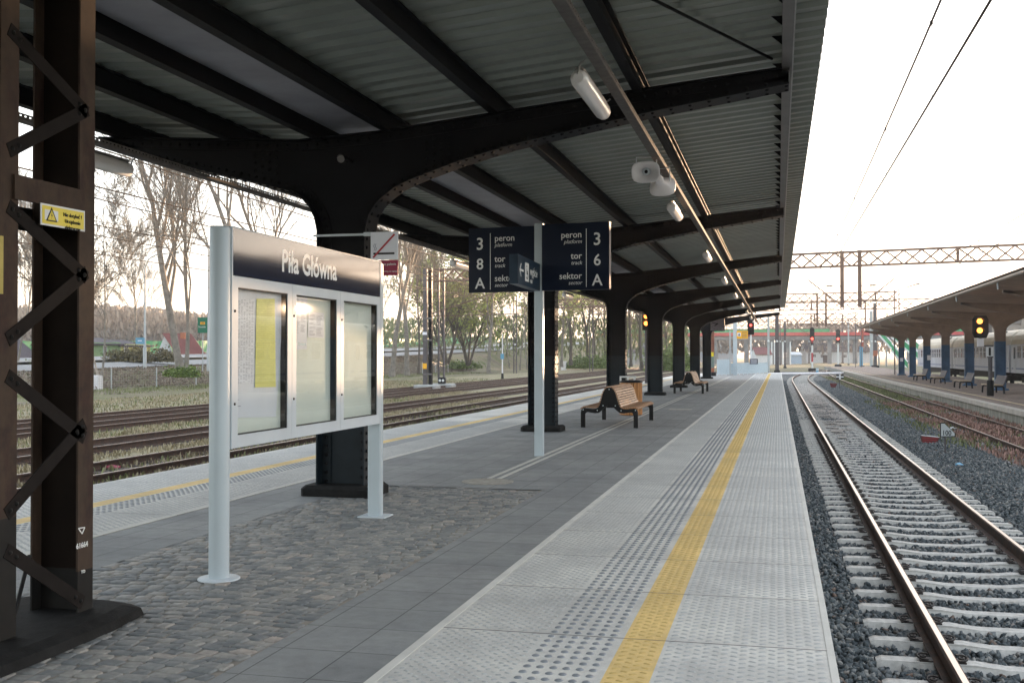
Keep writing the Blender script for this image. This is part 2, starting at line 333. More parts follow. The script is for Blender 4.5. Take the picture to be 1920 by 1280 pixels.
m, t, b_ = new_mat('dry_grass_and_dirt'); n1 = noise(t, .35, 7, .65); n2 = noise(t, 3, 6, .7); n3 = noise(t, 40, 3, .7)
c = ramp(t, n1, [(.33, (.115,.09,.072)), (.46, (.20,.17,.115)), (.56, (.15,.15,.07)), (.68, (.10,.125,.04))]); c = mixc(t, .7, c, ramp(t, n2, [(.3, (.6,.6,.6)), (.7, (1.35,1.3,1.25))]), 'MULTIPLY'); c = mixc(t, .6, c, ramp(t, n3, [(.3, (.6,.6,.6)), (.7, (1.4,1.4,1.4))]), 'MULTIPLY')
t.links.new(c, b_.inputs['Base Color']); b_.inputs['Roughness'].default_value = .95; bump(t, b_, n3, .8, .05); M['ground'] = m
tag(ground_mesh().build('ground', M['ground']), kind='structure')
def sheet(name, x0, x1, y0, y1, z, m, kind='structure', th=None):
    b = MB()
    if th: b.box(x0, x1, y0, y1, z-th, z)
    else: b.add([(x0,y0,z),(x1,y0,z),(x1,y1,z),(x0,y1,z)], [(0,1,2,3)])
    return tag(b.build(name, m), kind=kind)
# ballast beds (procedural far away, real stones near the camera)
def bedmat(name, c0, c1, c2):
    m, t, b = new_mat(name); tc = t.nodes.new('ShaderNodeTexCoord'); v = t.nodes.new('ShaderNodeTexVoronoi'); v.inputs['Scale'].default_value = 16; t.links.new(tc.outputs['Object'], v.inputs['Vector'])
    n = noise(t, .6, 5); c = ramp(t, v.outputs['Color'], [(0, c0), (.5, c1), (1, c2)]); c = mixc(t, .6, c, ramp(t, n, [(.3, (.7,.7,.7)), (.7, (1.25,1.2,1.15))]), 'MULTIPLY')
    t.links.new(c, b.inputs['Base Color']); b.inputs['Roughness'].default_value = .85; bump(t, b, v.outputs['Distance'], 1, .05); return m
M['bed'] = bedmat('blue_grey_ballast', (.02,.03,.035), (.075,.09,.10), (.20,.205,.205)); M['beddark'] = bedmat('dark_oily_ballast', (.02,.016,.013), (.065,.052,.04), (.14,.12,.10)); M['bedold'] = bedmat('old_brown_ballast', (.05,.04,.03), (.13,.11,.085), (.26,.22,.17))
sheet('ballast_bed', .2, 5.0, -4, 175, -.985, M['bed'], 'structure')
sheet('old_ballast_bed', 5.0, 8.25, -4, 200, -.922, M['bedold'], 'structure')
sheet('old_ballast_strip', -11.5, -7.7, -4, 170, -.916, M['beddark']); sheet('track_bed', -19.0, -14.8, -4, 240, -.920, M['bedold']); sheet('track_bed', -14.8, -11.5, -4, 240, -.920, M['beddark']); sheet('track_bed', -27.4, -20.2, -4, 240, -.920, M['bedold'])
m, t, b_ = new_mat('trampled_dry_grass'); n1 = noise(t, .8, 7, .7); n3 = noise(t, 45, 3, .7); c = ramp(t, n1, [(.3, (.13,.115,.085)), (.5, (.30,.26,.17)), (.62, (.22,.21,.10)), (.72, (.12,.15,.05))]); c = mixc(t, .7, c, ramp(t, n3, [(.3, (.5,.5,.5)), (.7, (1.4,1.4,1.4))]), 'MULTIPLY'); t.links.new(c, b_.inputs['Base Color']); b_.inputs['Roughness'].default_value = .95; bump(t, b_, n3, .8, .04); M['verge'] = m
sheet('grass_strip', -15.9, -14.4, -4, 240, -.905, M['verge']); sheet('grass_strip', -20.8, -18.2, -4, 240, -.905, M['verge']); sheet('grass_strip', -36, -26.6, -4, 240, -.905, M['verge'])
# ---------------------------------------------------------------- platform
YE = 96.0
b = MB(); b.box(-7.72, .245, -8, YE, -.95, -.012); tag(b.build('platform', M['concrete']), kind='structure')
sheet('platform_paving', -5.50, -1.85, 12.0, YE, 0, M['pavers']); sheet('platform_paving', -2.56, -1.85, -8, 12.0, 0, M['pavers']); sheet('platform_paving', -5.50, -4.68, -8, 12.0, 0, M['pavers'])
b = MB(); b.box(-1.85, -.80, -8, YE, -.10, .003); b.box(-.58, .27, -8, YE, -.10, .003); b.mi = 1; b.box(-.80, -.58, -8, YE, -.10, .003); tag(b.build('tactile_slabs', [M['slab'], M['yslab']]), kind='structure')
b = MB(); b.box(-6.58, -5.50, -8, YE, -.10, .003); b.box(-7.76, -6.79, -8, YE, -.10, .003); b.mi = 1; b.box(-6.79, -6.58, -8, YE, -.10, .003); tag(b.build('tactile_slabs', [M['slab'], M['yslab']]), kind='structure')
b = MB(); b.box(-1.85, -1.80, -8, YE, .0035, .006); b.box(.235, .272, -8, YE, .0035, .006); b.box(-5.55, -5.50, -8, YE, .0035, .006); tag(b.build('slab_border', mat('pale_slab_margin', (.60,.585,.54), .8, 0, .1, 3)), kind='structure')
def marks(x0, x1, y0, y1, mt, name, px=.046, py=.0773):
    xs = np.arange(x0+px/2, x1, px); ys = np.arange(y0, y1, py); X, Y = np.meshgrid(xs, ys); ci = np.meshgrid(np.arange(len(xs)), ys)[0]; X = X.ravel(); Y = Y.ravel()+(ci.ravel() % 2)*py*.5; s = np.where(ci.ravel() % 2 == 0, 1, -1)
    keep = (np.abs(((Y+.02) % 1.16)-.02) > .022); X = X[keep]; Y = Y[keep]; s = s[keep]; a = .42*s; dx = np.cos(a)*px*.41; dy = np.sin(a)*px*.41; wx = -np.sin(a)*.0075; wy = np.cos(a)*.0075
    P = []
    for sx, sy, k, z in ((-1,-1,1,.003),(1,-1,1,.003),(1,1,1,.003),(-1,1,1,.003),(-1,-1,.7,.0068),(1,-1,.7,.0068),(1,1,.7,.0068),(-1,1,.7,.0068)):
        P.append(np.stack([X+sx*dx*k+sy*wx*k, Y+sx*dy*k+sy*wy*k, np.full_like(X, z)], 1))
    V = np.stack(P, 1).reshape(-1, 3); F = np.array([(4,5,6,7),(0,1,5,4),(1,2,6,5),(2,3,7,6),(3,0,4,7)]); F = (F[None]+np.arange(len(X))[:, None, None]*8).reshape(-1, 4)
    return tag(npmesh(name, V, F, mt), kind='structure')
marks(-1.775, -1.235, 4.3, 95, M['ridge'], 'slab_ridges', .034); marks(-.565, .215, 4.3, 95, M['ridge'], 'slab_ridges'); marks(-.785, -.60, 4.3, 95, M['yridge'], 'slab_ridges')
marks(-6.2, -5.58, 5, 24, M['ridge'], 'slab_ridges'); marks(-7.68, -6.82, 6, 24, M['ridge'], 'slab_ridges')
def domes(x0, n, y0, y1, name, px=.0645, py=.0967):
    xs = x0+np.arange(n)*px; ys = np.arange(y0, y1, py); X, Y = [a.ravel() for a in np.meshgrid(xs, ys)]; k = 10; V = []; 
    for r, z in ((.021,.003),(.017,.0075),(.011,.0095)):
        for j in range(k): V.append(np.stack([X+r*cos(2*pi*j/k), Y+r*sin(2*pi*j/k)*1.05, np.full_like(X, z)], 1))
    V = np.stack(V, 1).reshape(-1, 3); F = []
    for i in range(2):
        for j in range(k): F.append((i*k+j, i*k+(j+1) % k, (i+1)*k+(j+1) % k, (i+1)*k+j))
    for j in range(0, k-2, 2): F.append((2*k, 2*k+j+1, 2*k+j+2, 2*k+(j+3 if j+3 < k else j+2)) if False else (2*k, 2*k+j+1, 2*k+j+2, 2*k+min(j+3, k-1)))
    F = (np.array(F)[None]+np.arange(len(X))[:, None, None]*(3*k)).reshape(-1, 4)
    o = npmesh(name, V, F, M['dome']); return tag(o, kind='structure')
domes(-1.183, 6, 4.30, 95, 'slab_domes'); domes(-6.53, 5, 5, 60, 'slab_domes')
# tactile guide line
b = MB(); b.box(-3.47, -3.415, 12.95, 80, .001, .006); b.box(-3.345, -3.29, 12.95, 80, .001, .006); tag(b.build('guide_line', mat('cream_guide_strip', (.50,.49,.45), .6)), kind='structure')
b = MB()
for y in (30.6, 52.4, 70): b.box(-2.98, -2.35, y, y+.62, .001, .005)
tag(b.build('guide_patch', mat('pale_warning_patch', (.40,.385,.35), .7, 0, .2, 8)), kind='structure')
# cobbles
def ring_mesh(cx, cy, rx, ry, rot, z, rnd, seed, n=8):
    R = np.random.RandomState(seed); N = len(cx); V = []
    PX = np.array([1,.88,-.88,-1,-1,-.88,.88,1.]); PY = np.array([.84,1,1,.84,-.84,-1,-1,-.84])
    jit = R.uniform(.84, 1.12, (N, n))
    for k, zz in ((1.0, -.022), (.95, -.004), (.84, -.0005)):
        for j in range(n):
            u = rx*k*PX[j]*jit[:, j]; v = ry*k*PY[j]*jit[:, j]
            V.append(np.stack([cx+u*np.cos(rot)-v*np.sin(rot), cy+u*np.sin(rot)+v*np.cos(rot), z+zz+R.uniform(-.0018, .0018, N)], 1))
    V = np.stack(V, 1); F = []
    for i in range(2):
        for j in range(n): F.append((i*n+j, i*n+(j+1) % n, (i+1)*n+(j+1) % n, (i+1)*n+j))
    F += [(2*n, 2*n+1, 2*n+2, 2*n+3), (2*n, 2*n+3, 2*n+4, 2*n+5), (2*n, 2*n+5, 2*n+6, 2*n+7)]
    F = (np.array(F)[None]+np.arange(N)[:, None, None]*(3*n)).reshape(-1, 4); return V.reshape(-1, 3), F, np.repeat(rnd, 3*n)
sheet('joint_sand', -4.68, -2.56, -8, 12.0, -.009, M['sand'])
R_ = np.random.RandomState(7); cx, cy, rx, ry, rt = [], [], [], [], []
y = 2.6
while y < 11.96:
    h = R_.uniform(.078, .108); x = -4.695+R_.uniform(0, .02)
    while x < -2.60:
        w = min(R_.uniform(.075, .14), -2.575-x)
        if w > .05:
            yy = y+h/2+.13*abs(sin(x*1.75+y*.25))+.02*sin(x*7+y*2.3)
            if yy+h/2 < 11.995: cx.append(x+w/2); cy.append(yy); rx.append(w/2-.004); ry.append(h/2-.004); rt.append(.20*cos(x*1.75+y*.25)*(1 if sin(x*1.75+y*.25) > 0 else -1)+R_.uniform(-.12, .12))
        x += w
    y += h
cx, cy, rx, ry, rt = map(np.array, (cx, cy, rx, ry, rt)); V, F, A = ring_mesh(cx, cy, rx, ry, rt, R_.uniform(-.004, .004, len(cx)), R_.uniform(0, 1, len(cx)), 3)
tag(npmesh('cobblestones', V, F, M['cobble'], A), kind='structure')
# ballast stones
def stones(name, mt, n, x0, x1, y0, y1, z, seed, smin=.017, smax=.034, dens=1.6, zf=None):
    R = np.random.RandomState(seed); u = R.uniform(0, 1, n)**dens; X = R.uniform(x0, x1, n); Y = y0+(y1-y0)*u
    base = np.array([(-1,-1,-1),(1,-1,-1),(1,1,-1),(-1,1,-1),(-1,-1,1),(1,-1,1),(1,1,1),(-1,1,1)], float)
    P = base[None]*R.uniform(.35, 1.1, (n, 8, 3)); s = R.uniform(smin, smax, (n, 1, 1))*np.stack([R.uniform(.8,1.3,n), R.uniform(.7,1.1,n), R.uniform(.5,.8,n)], 1)[:, None, :]; P = P*s
    q = R.normal(size=(n, 4)); q /= np.linalg.norm(q, axis=1)[:, None]; w, a, b_, c_ = q.T
    Rm = np.stack([1-2*(b_*b_+c_*c_), 2*(a*b_-w*c_), 2*(a*c_+w*b_), 2*(a*b_+w*c_), 1-2*(a*a+c_*c_), 2*(b_*c_-w*a), 2*(a*c_-w*b_), 2*(b_*c_+w*a), 1-2*(a*a+b_*b_)], 1).reshape(n, 3, 3)
    P = np.einsum('nij,nkj->nki', Rm, P); Z = (z if zf is None else zf(X, Y))+R.uniform(-.008, .022, n)
    P += np.stack([X, Y, Z], 1)[:, None, :]; F = np.array([(0,3,2,1),(4,5,6,7),(0,1,5,4),(1,2,6,5),(2,3,7,6),(3,0,4,7)]); F = (F[None]+np.arange(n)[:, None, None]*8).reshape(-1, 4)
    return tag(npmesh(name, P.reshape(-1, 3), F, mt, np.repeat(R.uniform(0, 1, n), 8)), kind='stuff')
def zb(X, Y):                                # shoulder against the platform wall, low between the sleepers
    on = (np.abs(((Y-5.30+.323) % .646)-.323) < .12) & (X > .70) & (X < 3.29)
    return np.where(on, -1.1, -.962)+np.where(X > 3.3, .060*np.clip((X-3.3)/.5, 0, 1)-.03*np.clip((X-4.6)/.5, 0, 1), 0)+np.where(X < .72, .05, 0)
stones('ballast_stones', M['ballast'], 90000, .28, 5.1, 5.4, 44, 0, 11, zf=zb)
stones('ballast_stones', M['ballast'], 60000, .28, 5.1, 43, 110, 0, 13, .028, .045, 1.3, zf=lambda X, Y: np.where((X > .7) & (X < 3.29), -.955, -.93))
stones('ballast_stones', M['ballast2'], 12000, 5.0, 8.2, 24, 60, -.915, 12, .02, .045, 1.3)
# ---------------------------------------------------------------- railway tracks
RZ = -.733
def rail_prof(w=.036): return [(-.07,-.172),(.07,-.172),(.07,-.160),(.012,-.142),(.009,-.045),(w,-.034),(w,-.012),(w-.014,0),(-w+.014,0),(-w,-.012),(-w,-.034),(-.009,-.045),(-.012,-.142),(-.07,-.160)]
def rail(path, z, mats, parent, name='rail'):
    P = rail_prof(); n = len(P); v = []; f = []; mi = []
    for i, (x, y) in enumerate(path):
        a = path[max(i-1, 0)]; c = path[min(i+1, len(path)-1)]; dx, dy = c[0]-a[0], c[1]-a[1]; l = hypot(dx, dy); nx, ny = dy/l, -dx/l
        v += [(x+u*nx, y+u*ny, z+w) for u, w in P]
    for i in range(len(path)-1):
        for k in range(n): f.append((i*n+k, i*n+(k+1) % n, (i+1)*n+(k+1) % n, (i+1)*n+k)); mi.append(1 if k == 7 else 0)
    f.append(tuple(range(n-1, -1, -1))); mi.append(0); f.append(tuple(range((len(path)-1)*n, len(path)*n))); mi.append(0)
    b = MB(); b.v = v; b.f = f; b.m = mi; b.sm = [False]*len(f); return b.build(name, mats, parent)
def path_off(cl, off):
    out = []
    for i, (x, y) in enumerate(cl):
        a = cl[max(i-1, 0)]; c = cl[min(i+1, len(cl)-1)]; dx, dy = c[0]-a[0], c[1]-a[1]; l = hypot(dx, dy); out.append((x+off*dy/l, y-off*dx/l))
    return out
RM = [M['rail'], M['railtop']]; RM2 = [M['rail'], M['railrust']]
tr = empty('railway_track', (2.0, 4, -.9), 'railway track with pale concrete sleepers and polished rails right beside the platform edge', 'railway track', 'railway tracks')
cl = [(1.995, y) for y in (-4, 20, 50, 80, 100)]+[(1.995+.0009*(y-100)**2-.000012*max(0, y-140)**3, y) for y in range(110, 200, 6)]
rail(path_off(cl, -.7525), RZ, RM, tr); rail(path_off(cl, .7525), RZ, RM, tr)
SP = .646; Y0 = 5.30
def sleeper_mb(x, y):
    b = MB(); pr_ = [(-1.25,-1.04),(1.25,-1.04),(1.25,-.915),(1.21,-.898),(.5,-.898),(.28,-.922),(-.28,-.922),(-.5,-.898),(-1.21,-.898),(-1.25,-.915)]
    b.prism([(x+u, v) for u, v in pr_], XP, y-.15, y+.15); n = len(b.v)
    b.v = [(a[0], y+(a[1]-y)*(.50 if a[2] > -.93 else 1), a[2]) for a in b.v]; return b
def clip_mb(x, y, s):
    b = MB(); b.box(x-.05*1, x+.05, y-.06, y+.06, -.93, -.885)
    pts = [(x+s*(.02+.045*cos(a)), y+.052*sin(a), -.872+.018*sin(a*.5+.4)) for a in [i*pi/5 for i in range(-4, 5)]]; b.tube(pts, .0085, 6); pts = [(x+s*(.02+.020*cos(a)), y+.024*sin(a), -.866) for a in [i*pi/4 for i in range(9)]]; b.tube(pts, .009, 6); return b
proto = sleeper_mb(1.995, Y0).build('sleeper', M['sleeper'], tr)
clips = [clip_mb(1.995+o, Y0, s).build('rail_clip', M['rubber'], proto) for o, s in ((-.875, -1), (-.63, 1), (.63, -1), (.875, 1))]
rr = random.Random(5)
for k in range(1, 100):
    o = proto.copy(); col.objects.link(o); o.parent = tr; o.location = proto.location+Vector((0, k*SP+rr.uniform(-.012, .012), 0)); o.rotation_euler.z = rr.uniform(-.004, .004)
    if k < 46:
        for c_ in clips: q = c_.copy(); col.objects.link(q); q.parent = o
b = MB()
for k in range(100, 240):
    y = Y0+k*SP; x = 1.995+(.0009*(y-100)**2-.000012*max(0, y-140)**3 if y > 100 else 0); b.box(x-1.25, x+1.25, y-.08, y+.08, -.965, -.898)
tag(b.build('distant_sleepers', M['sleeper'], tr), kind='stuff')
rs_ = random.Random(17); b = MB(); rows = []
for k in range(133):
    y = 33+k*.5; g = min(1, max(0, (y-33)/26)); hw = .25+g*.98; rows.append((max(.75, 1.995-hw*rs_.uniform(.6, 1.12)), min(3.24, 1.995+hw*rs_.uniform(.6, 1.12)), y))
b.add([(x, y, -.9033+rs_.uniform(0, .0015)) for a, c, y in rows for x in (a, a*.5+c*.5, c)], [(3*k+i_, 3*k+i_+1, 3*k+i_+4, 3*k+i_+3) for k in range(len(rows)-1) for i_ in (0, 1) if k > 50 or rs_.random() < .15+k/60])
tag(b.build('spilled_sand', mat('pale_sandy_gravel', (.27,.245,.22), .9, 0, .35, 3, .5, 60)), kind='structure')
def track2(name, xc, g, y1, mats, label, ys=-4, n=100, sm='oldsleeper', bend=None, group='railway tracks', pitch=.75, y0=9, z=RZ, slz=None):
    t_ = empty(name, (xc, y0, -.93), label, 'railway track', group); f = bend or (lambda y: 0)
    cl = [(xc+f(y), y) for y in np.linspace(ys, y1, 40)]; rail(path_off(cl, -g/2), z, mats, t_); rail(path_off(cl, g/2), z, mats, t_)
    b = MB()
    for k in range(n):
        y = y0+k*pitch; b = MB(); x = xc+f(y); b.box(x-1.25, x+1.25, y-.12, y+.12, -.97, (slz or -.905)); b.build('sleeper', M[sm], t_)
    return t_
track2('railway_track', 6.48, 1.42, 190, RM, 'rusty siding with reddish weeds between its rails, beside the far platform wall', n=60, y0=28, pitch=1.0, bend=lambda y: .00035*max(0, y-110)**2, slz=-.912)
track2('railway_track', -9.45, 1.5, 170, RM2, 'railway track hidden low behind the left edge of the platform', n=20, y0=30)
track2('railway_track', -13.22, 1.47, 235, RM2, 'rusty railway track nearest to the left platform edge, grass beside it', n=95, y0=14)
track2('railway_track', -17.1, 1.45, 235, RM2, 'second rusty railway track out from the left platform edge', n=95, y0=18)
track2('railway_track', -21.9, 1.45, 235, RM2, 'third rusty railway track out from the left platform edge', n=95, y0=24)
track2('railway_track', -25.2, 1.45, 235, RM2, 'farthest rusty railway track on the left, next to the dry grass below the fence', n=80, y0=30)
b = MB(); b.box(-8.6, 0, 0, 1, 0, 1)
# ---------------------------------------------------------------- riveted canopy frames
XC = -4.58
RB = [(.26,.1),(.26,2.72),(.27,2.86),(.31,3.02),(.38,3.13),(.48,3.22),(.61,3.31),(.76,3.375),(.92,3.43),(1.3,3.555),(1.87,3.70),(2.4,3.80),(3.3,3.965),(4.69,4.175)]
RT = [(4.69,4.335),(3.14,4.185),(1.75,4.04),(.44,3.905),(-.5,3.855),(-3.0,4.0)]
LB = [(-3.0,3.925),(-2.3,3.72),(-1.5,3.545),(-.9,3.40),(-.6,3.315),(-.45,3.23),(-.35,3.12),(-.29,3.0),(-.26,2.86),(-.26,2.72),(-.26,.1)]
def sc_prof(P, ra, la, zb=0, zo=0):
    out = []
    for x, z in P:
        if x > .76: x = .76+(x-.76)*(ra-.76)/(4.69-.76)
        if x < -.6: x = -.6+(x+.6)*(la-.6)/(3.0-.6)
        if abs(z-.1) < 1e-6: z = zb+.1
        out.append((x, z))
    return out
def frame(xc, y, ra, la, mcol, mlow, parent, rivets=True, zb=0, lowz=1.5, name='column', foot='concdark'):
    rb, rtp, lb = [sc_prof(P, ra, la, zb) for P in (RB, RT, LB)]; fn = lambda u, v, w: (xc+u, w, v)
    outline = rb+rtp+lb
    # web in quads-friendly pieces: column shaft and the two arms
    def split(P, z): return P
    b = MB(); b.prism([(-.25, zb+.1), (.25, zb+.1), (.25, lowz), (-.25, lowz)], fn, y-.012, y+.012)
    for P, z1 in ((rb, 1), (lb, -1)):
        x = .26*z1; b.box(min(xc+x, xc+x+.016*z1), max(xc+x, xc+x+.016*z1), y-.16, y+.16, zb+.1, lowz)
        b.box(xc+x-.10*(z1 > 0)-.0, xc+x+.10*(z1 < 0), y-.030, y-.018, zb+.1, lowz); b.box(xc+x-.10*(z1 > 0), xc+x+.10*(z1 < 0), y+.018, y+.030, zb+.1, lowz)
    c_ = b.build(name, M[mlow], parent)
    b = MB(); cp = [(-.25, lowz), (.25, lowz)]+[p for p in rb if p[1] > lowz]+rtp+[p for p in lb if p[1] > lowz]; b.prism(cp, fn, y-.0115, y+.0115)
    for side in (rb, lb):
        P = [p for p in side if p[1] > lowz]; P = ([(P[0][0], lowz)]+P) if side is rb else (P+[(P[-1][0], lowz)])
        s = -1; b.ribbon(P, fn, y-.16, y+.16, -.016)
        q = []                                  # angle iron along the edge, both faces
        for d in (-.032, .018): b.ribbon(P, fn, y+d, y+d+.014, .10 if True else 0)
    b.ribbon([(p[0], p[1]) for p in rtp], fn, y-.11, y+.11, -.016)
    b.ribbon([(p[0], p[1]) for p in rtp], fn, y-.032, y-.018, .10)
    b.box(xc-.16, xc+.16, y-.05, y+.05, 3.2, 3.86) if False else None
    u = b.build('frame_arm', M[mcol], c_)
    if rivets:
        r = MB()
        def riv(p, d):
            r.lathe(p, [(.021,-.002),(.019,.008),(.010,.015),(.0001,.017)], 7, d)
        def along(P, step):
            acc = 0; out = []
            for (x0, z0), (x1, z1) in zip(P, P[1:]):
                l = hypot(x1-x0, z1-z0); s = step-acc
                while s < l: out.append((x0+(x1-x0)*s/l, z0+(z1-z0)*s/l, (x1-x0)/l, (z1-z0)/l)); s += step
                acc = (acc+l) % step
            return out
        for P, sg in ((rb, 1), (lb, 1)):
            for i, (x, z, dx, dz) in enumerate(along(P, .095)):
                if abs(x) > 3.3 and i % 2: continue
                nx, nz = dz, -dx                # outward
                riv((xc+x+nx*.014, y-.09+(0 if i % 2 else .0), z+nz*.014), (nx, 0, nz))
                if i % 2 == 0: riv((xc+x+nx*.014, y+.09, z+nz*.014), (nx, 0, nz))
                riv((xc+x-nx*.05, y-.032, z-nz*.05), (0, -1, 0))
        for i, (x, z, dx, dz) in enumerate(along(rtp, .12)): riv((xc+x-dz*-.0, y-.032, z-.05), (0, -1, 0))
        for sx in (-1, 1):                      # gusset plates
            x0 = sx*1.05 if sx > 0 else -.95
            for j in range(4):
                for k in range(4): riv((xc+x0+(k-1.5)*.085, y-.014, 3.50+j*.085+(.04 if k % 2 else 0)+(.03 if sx > 0 else -.02)), (0, -1, 0))
        r.build('rivets', M['rivet'], c_)
    f_ = MB(); f_.bev(xc-.40, xc+.40, y-.30, y+.30, zb+.0, zb+.115, .035); f_.build('footing', M[foot], c_)
    return c_
YC = [.85, 11.15, 21.45, 31.75, 42.0, 52.3, 62.7, 73.3]
cn = empty('platform_canopy', (XC, -2, 0), 'dark riveted steel canopy with corrugated metal roof covering the near platform', 'canopy', 'station canopies')
for i, y in enumerate(YC): frame(XC, y, 4.69, 3.0, 'steel', 'steel_low', cn, rivets=(i in (1, 2, 3, 4)))
def roof_sheet(x_pts, y0, y1, pitch, depth, mt, parent, name='roof_sheet', th=.004):
    ys = []; y = y0
    while y < y1: ys += [(y, 0), (y+pitch*.34, 0), (y+pitch*.46, depth), (y+pitch*.88, depth)]; y += pitch
    ys.append((y, 0)); b = MB(); n = len(ys)
    for k in range(len(x_pts)-1):
        (xa, za), (xb, zb_) = x_pts[k], x_pts[k+1]
        v = [(xa, yy, za+h) for yy, h in ys]+[(xb, yy, zb_+h) for yy, h in ys]+[(xa, yy, za+h+th) for yy, h in ys]+[(xb, yy, zb_+h+th) for yy, h in ys]
        f = [(i, i+1, n+i+1, n+i) for i in range(n-1)]+[(2*n+i, 3*n+i, 3*n+i+1, 2*n+i+1) for i in range(n-1)]
        f += [(0, n, 3*n, 2*n)]+[(n+i, n+i+1, 3*n+i+1, 3*n+i) for i in range(n-1)]+[(i, 2*n+i, 2*n+i+1, i+1) for i in range(n-1)]
        b.add(v, f)
    return b.build(name, mt, parent)
zt = lambda x: 3.905+(x-XC-.44)*(.43/4.25)    # top of the right arm
zl = lambda x: 3.855-(x-XC+.5)*(.145/2.5)
roof_sheet([(-4.20, zt(-4.20)+.20), (.44, zt(.44)+.20)], -9, 71.2, .30, .042, M['sheet'], cn)
roof_sheet([(-7.86, zl(-7.86)+.20), (-4.76, zl(-4.76)+.20)], -9, 71.2, .30, .042, M['sheet'], cn)
def purlin(x, z, y0, y1, mt='steel', w=.1, h=.2):
    b = MB(); b.box(x-w/2, x+w/2, y0, y1, z, z+.012); b.box(x-w/2, x+w/2, y0, y1, z+h-.012, z+h); b.box(x-.006, x+.006, y0, y1, z+.012, z+h-.012); return b.build('purlin', M[mt], cn)
for x in (-4.08, -2.88, -1.38): purlin(x, zt(x)+.002, -9, 71.6)
for x in (-4.84, -5.95, -7.30): purlin(x, zl(x)+.002, -9, 71.6)
b = MB(); z = zt(.1)+.002; b.box(.045, .14, -9, 71.4, z-.02, z+.16); b.build('eave_beam', M['fascia'], cn)
b = MB(); b.box(.141, .147, -9, 71.4, z-.03, z-.022); b.box(.141, .152, -9, 71.4, z-.02, z+.005); b.build('eave_trim', M['galv'], cn)
b = MB(); z = 3.99; b.box(-4.78, -4.14, -9, 71.2, z, z+.01); b.box(-4.78, -4.77, -9, 71.2, z+.01, z+.16); b.box(-4.15, -4.14, -9, 71.2, z+.01, z+.16); b.box(-4.79, -4.13, -9, 71.2, z+.16, z+.17); b.build('valley_gutter', M['gutter'], cn)
for i, y in enumerate(YC[:4]):                # small cleats that hold the sheet at the eave, and diagonal tie rods
    for k in range(16):
        b = MB(); yy = y+.4+k*.62; b.add([(-.05, yy, zt(0)+.185), (.045, yy, zt(0)+.185), (.045, yy, zt(0)+.10), (-.05, yy+.012, zt(0)+.185), (.045, yy+.012, zt(0)+.185), (.045, yy+.012, zt(0)+.10)], [(0,1,2),(5,4,3),(0,3,4,1),(1,4,5,2),(2,5,3,0)])
        b.build('sheet_cleat', M['steel'], cn)
b = MB(); b.tube([(-1.30, 8.0, zt(-1.3)+.16), (-.05, 11.1, zt(-.05)+.12)], .014, 6); b.build('tie_rod', M['steel'], cn)
b = MB(); b.tube([(-4.0, 32.4, zt(-4.0)+.1), (-.6, 41.8, zt(-.6)-.06)], .014, 6); b.build('tie_rod', M['steel'], cn)
# end plates on the arm tips
for i, y in enumerate(YC):
    b = MB(); b.box(XC+4.69, XC+4.70, y-.12, y+.12, 4.16, 4.345); b.build('arm_end_plate', M['fascia'], cn)
# ---------------------------------------------------------------- cable trays, lamps, loudspeakers
def tray(x, z, y0, y1, label, w=.10):
    b = MB(); b.box(x-w/2, x+w/2, y0, y1, z, z+.004)
    for s in (-1, 1):
        b.box(x+s*w/2-.003, x+s*w/2+.003, y0, y1, z+.004, z+.028); 
    y = y0
    while y < min(y1, 30):
        for s in (-1, 1): b.box(x+s*w/2-.003, x+s*w/2+.003, y, y+.03, z+.028, z+.042)
        y += .06
    for s in (-1, 1): b.box(x+s*w/2-.003, x+s*w/2+.003, y0, y1, z+.042, z+.055)
    o = b.build('cable_tray', M['traymetal']); b = MB()
    for k, dx in enumerate((-.025, .0, .026)): b.tube([(x+dx, y0, z+.014), (x+dx, y1, z+.014)], .008, 5)
    b.build('cables', M['black'], o); return tag(o, label, 'cable tray', 'cable trays under the canopy')
tray(-1.40, 3.84, -8, 84, 'perforated metal cable tray running under the right side of the canopy, carrying tube lamps', .09)
tray(-6.15, 3.46, -8, 71, 'perforated metal cable tray hanging below the left side of the canopy')
ORD = ['nearest', 'second', 'third', 'fourth', 'fifth', 'sixth', 'seventh', 'eighth', 'ninth', 'tenth', 'eleventh']
def tube_lamp(x, y, z, L, label, group, s=1):
    t_ = empty('tube_lamp', (x, y, z), label, 'lamp', group); r = .075*s
    b = MB(); pts = [(x, y-L/2, z)]; prof = [(-L/2, r*.55), (-L/2+.02, r*.9), (-L/2+.09, r), (L/2-.09, r), (L/2-.02, r*.9), (L/2, r*.55)]
    b.tube([(x, y+a, z) for a, q in prof], [q for a, q in prof], 14); b.build('diffuser', M['plastic'], t_)
    b = MB(); b.box(x-r*.45, x+r*.45, y-L/2+.05, y+L/2-.05, z+r*.9, z+r*1.25); b.build('housing', M['galv'], t_)
    b = MB()
    for yy in (y-L/2-.02, y+L/2+.02): b.tube([(x, yy, z+r*.3), (x+.02, yy, z+.10), (x+.06, yy, z+.13)], .008, 6)
    b.build('bracket', M['galv'], t_); return t_
LY = [9.15, 16.85, 24.7, 32.8, 41.2, 49, 57, 65, 73]
for i, y in enumerate(LY): tube_lamp(-1.53, y, 3.70, 1.30, ORD[i]+' white tube lamp in the row under the right side of the near canopy', 'tube lamps on the right tray')
for i, (y, w) in enumerate(((9.05, 'the big grey tube lamp seen beside the lattice mast at the left'), (21.6, 'the grey tube lamp seen below the left arm of the second canopy column'), (33.3, 'the small tube lamp seen through the arch left of the third canopy column'), (43, 'the tube lamp under the left canopy edge beyond the yellow signal'))): tube_lamp(-6.32, y, 3.36, 1.35, w, 'tube lamps on the left tray')
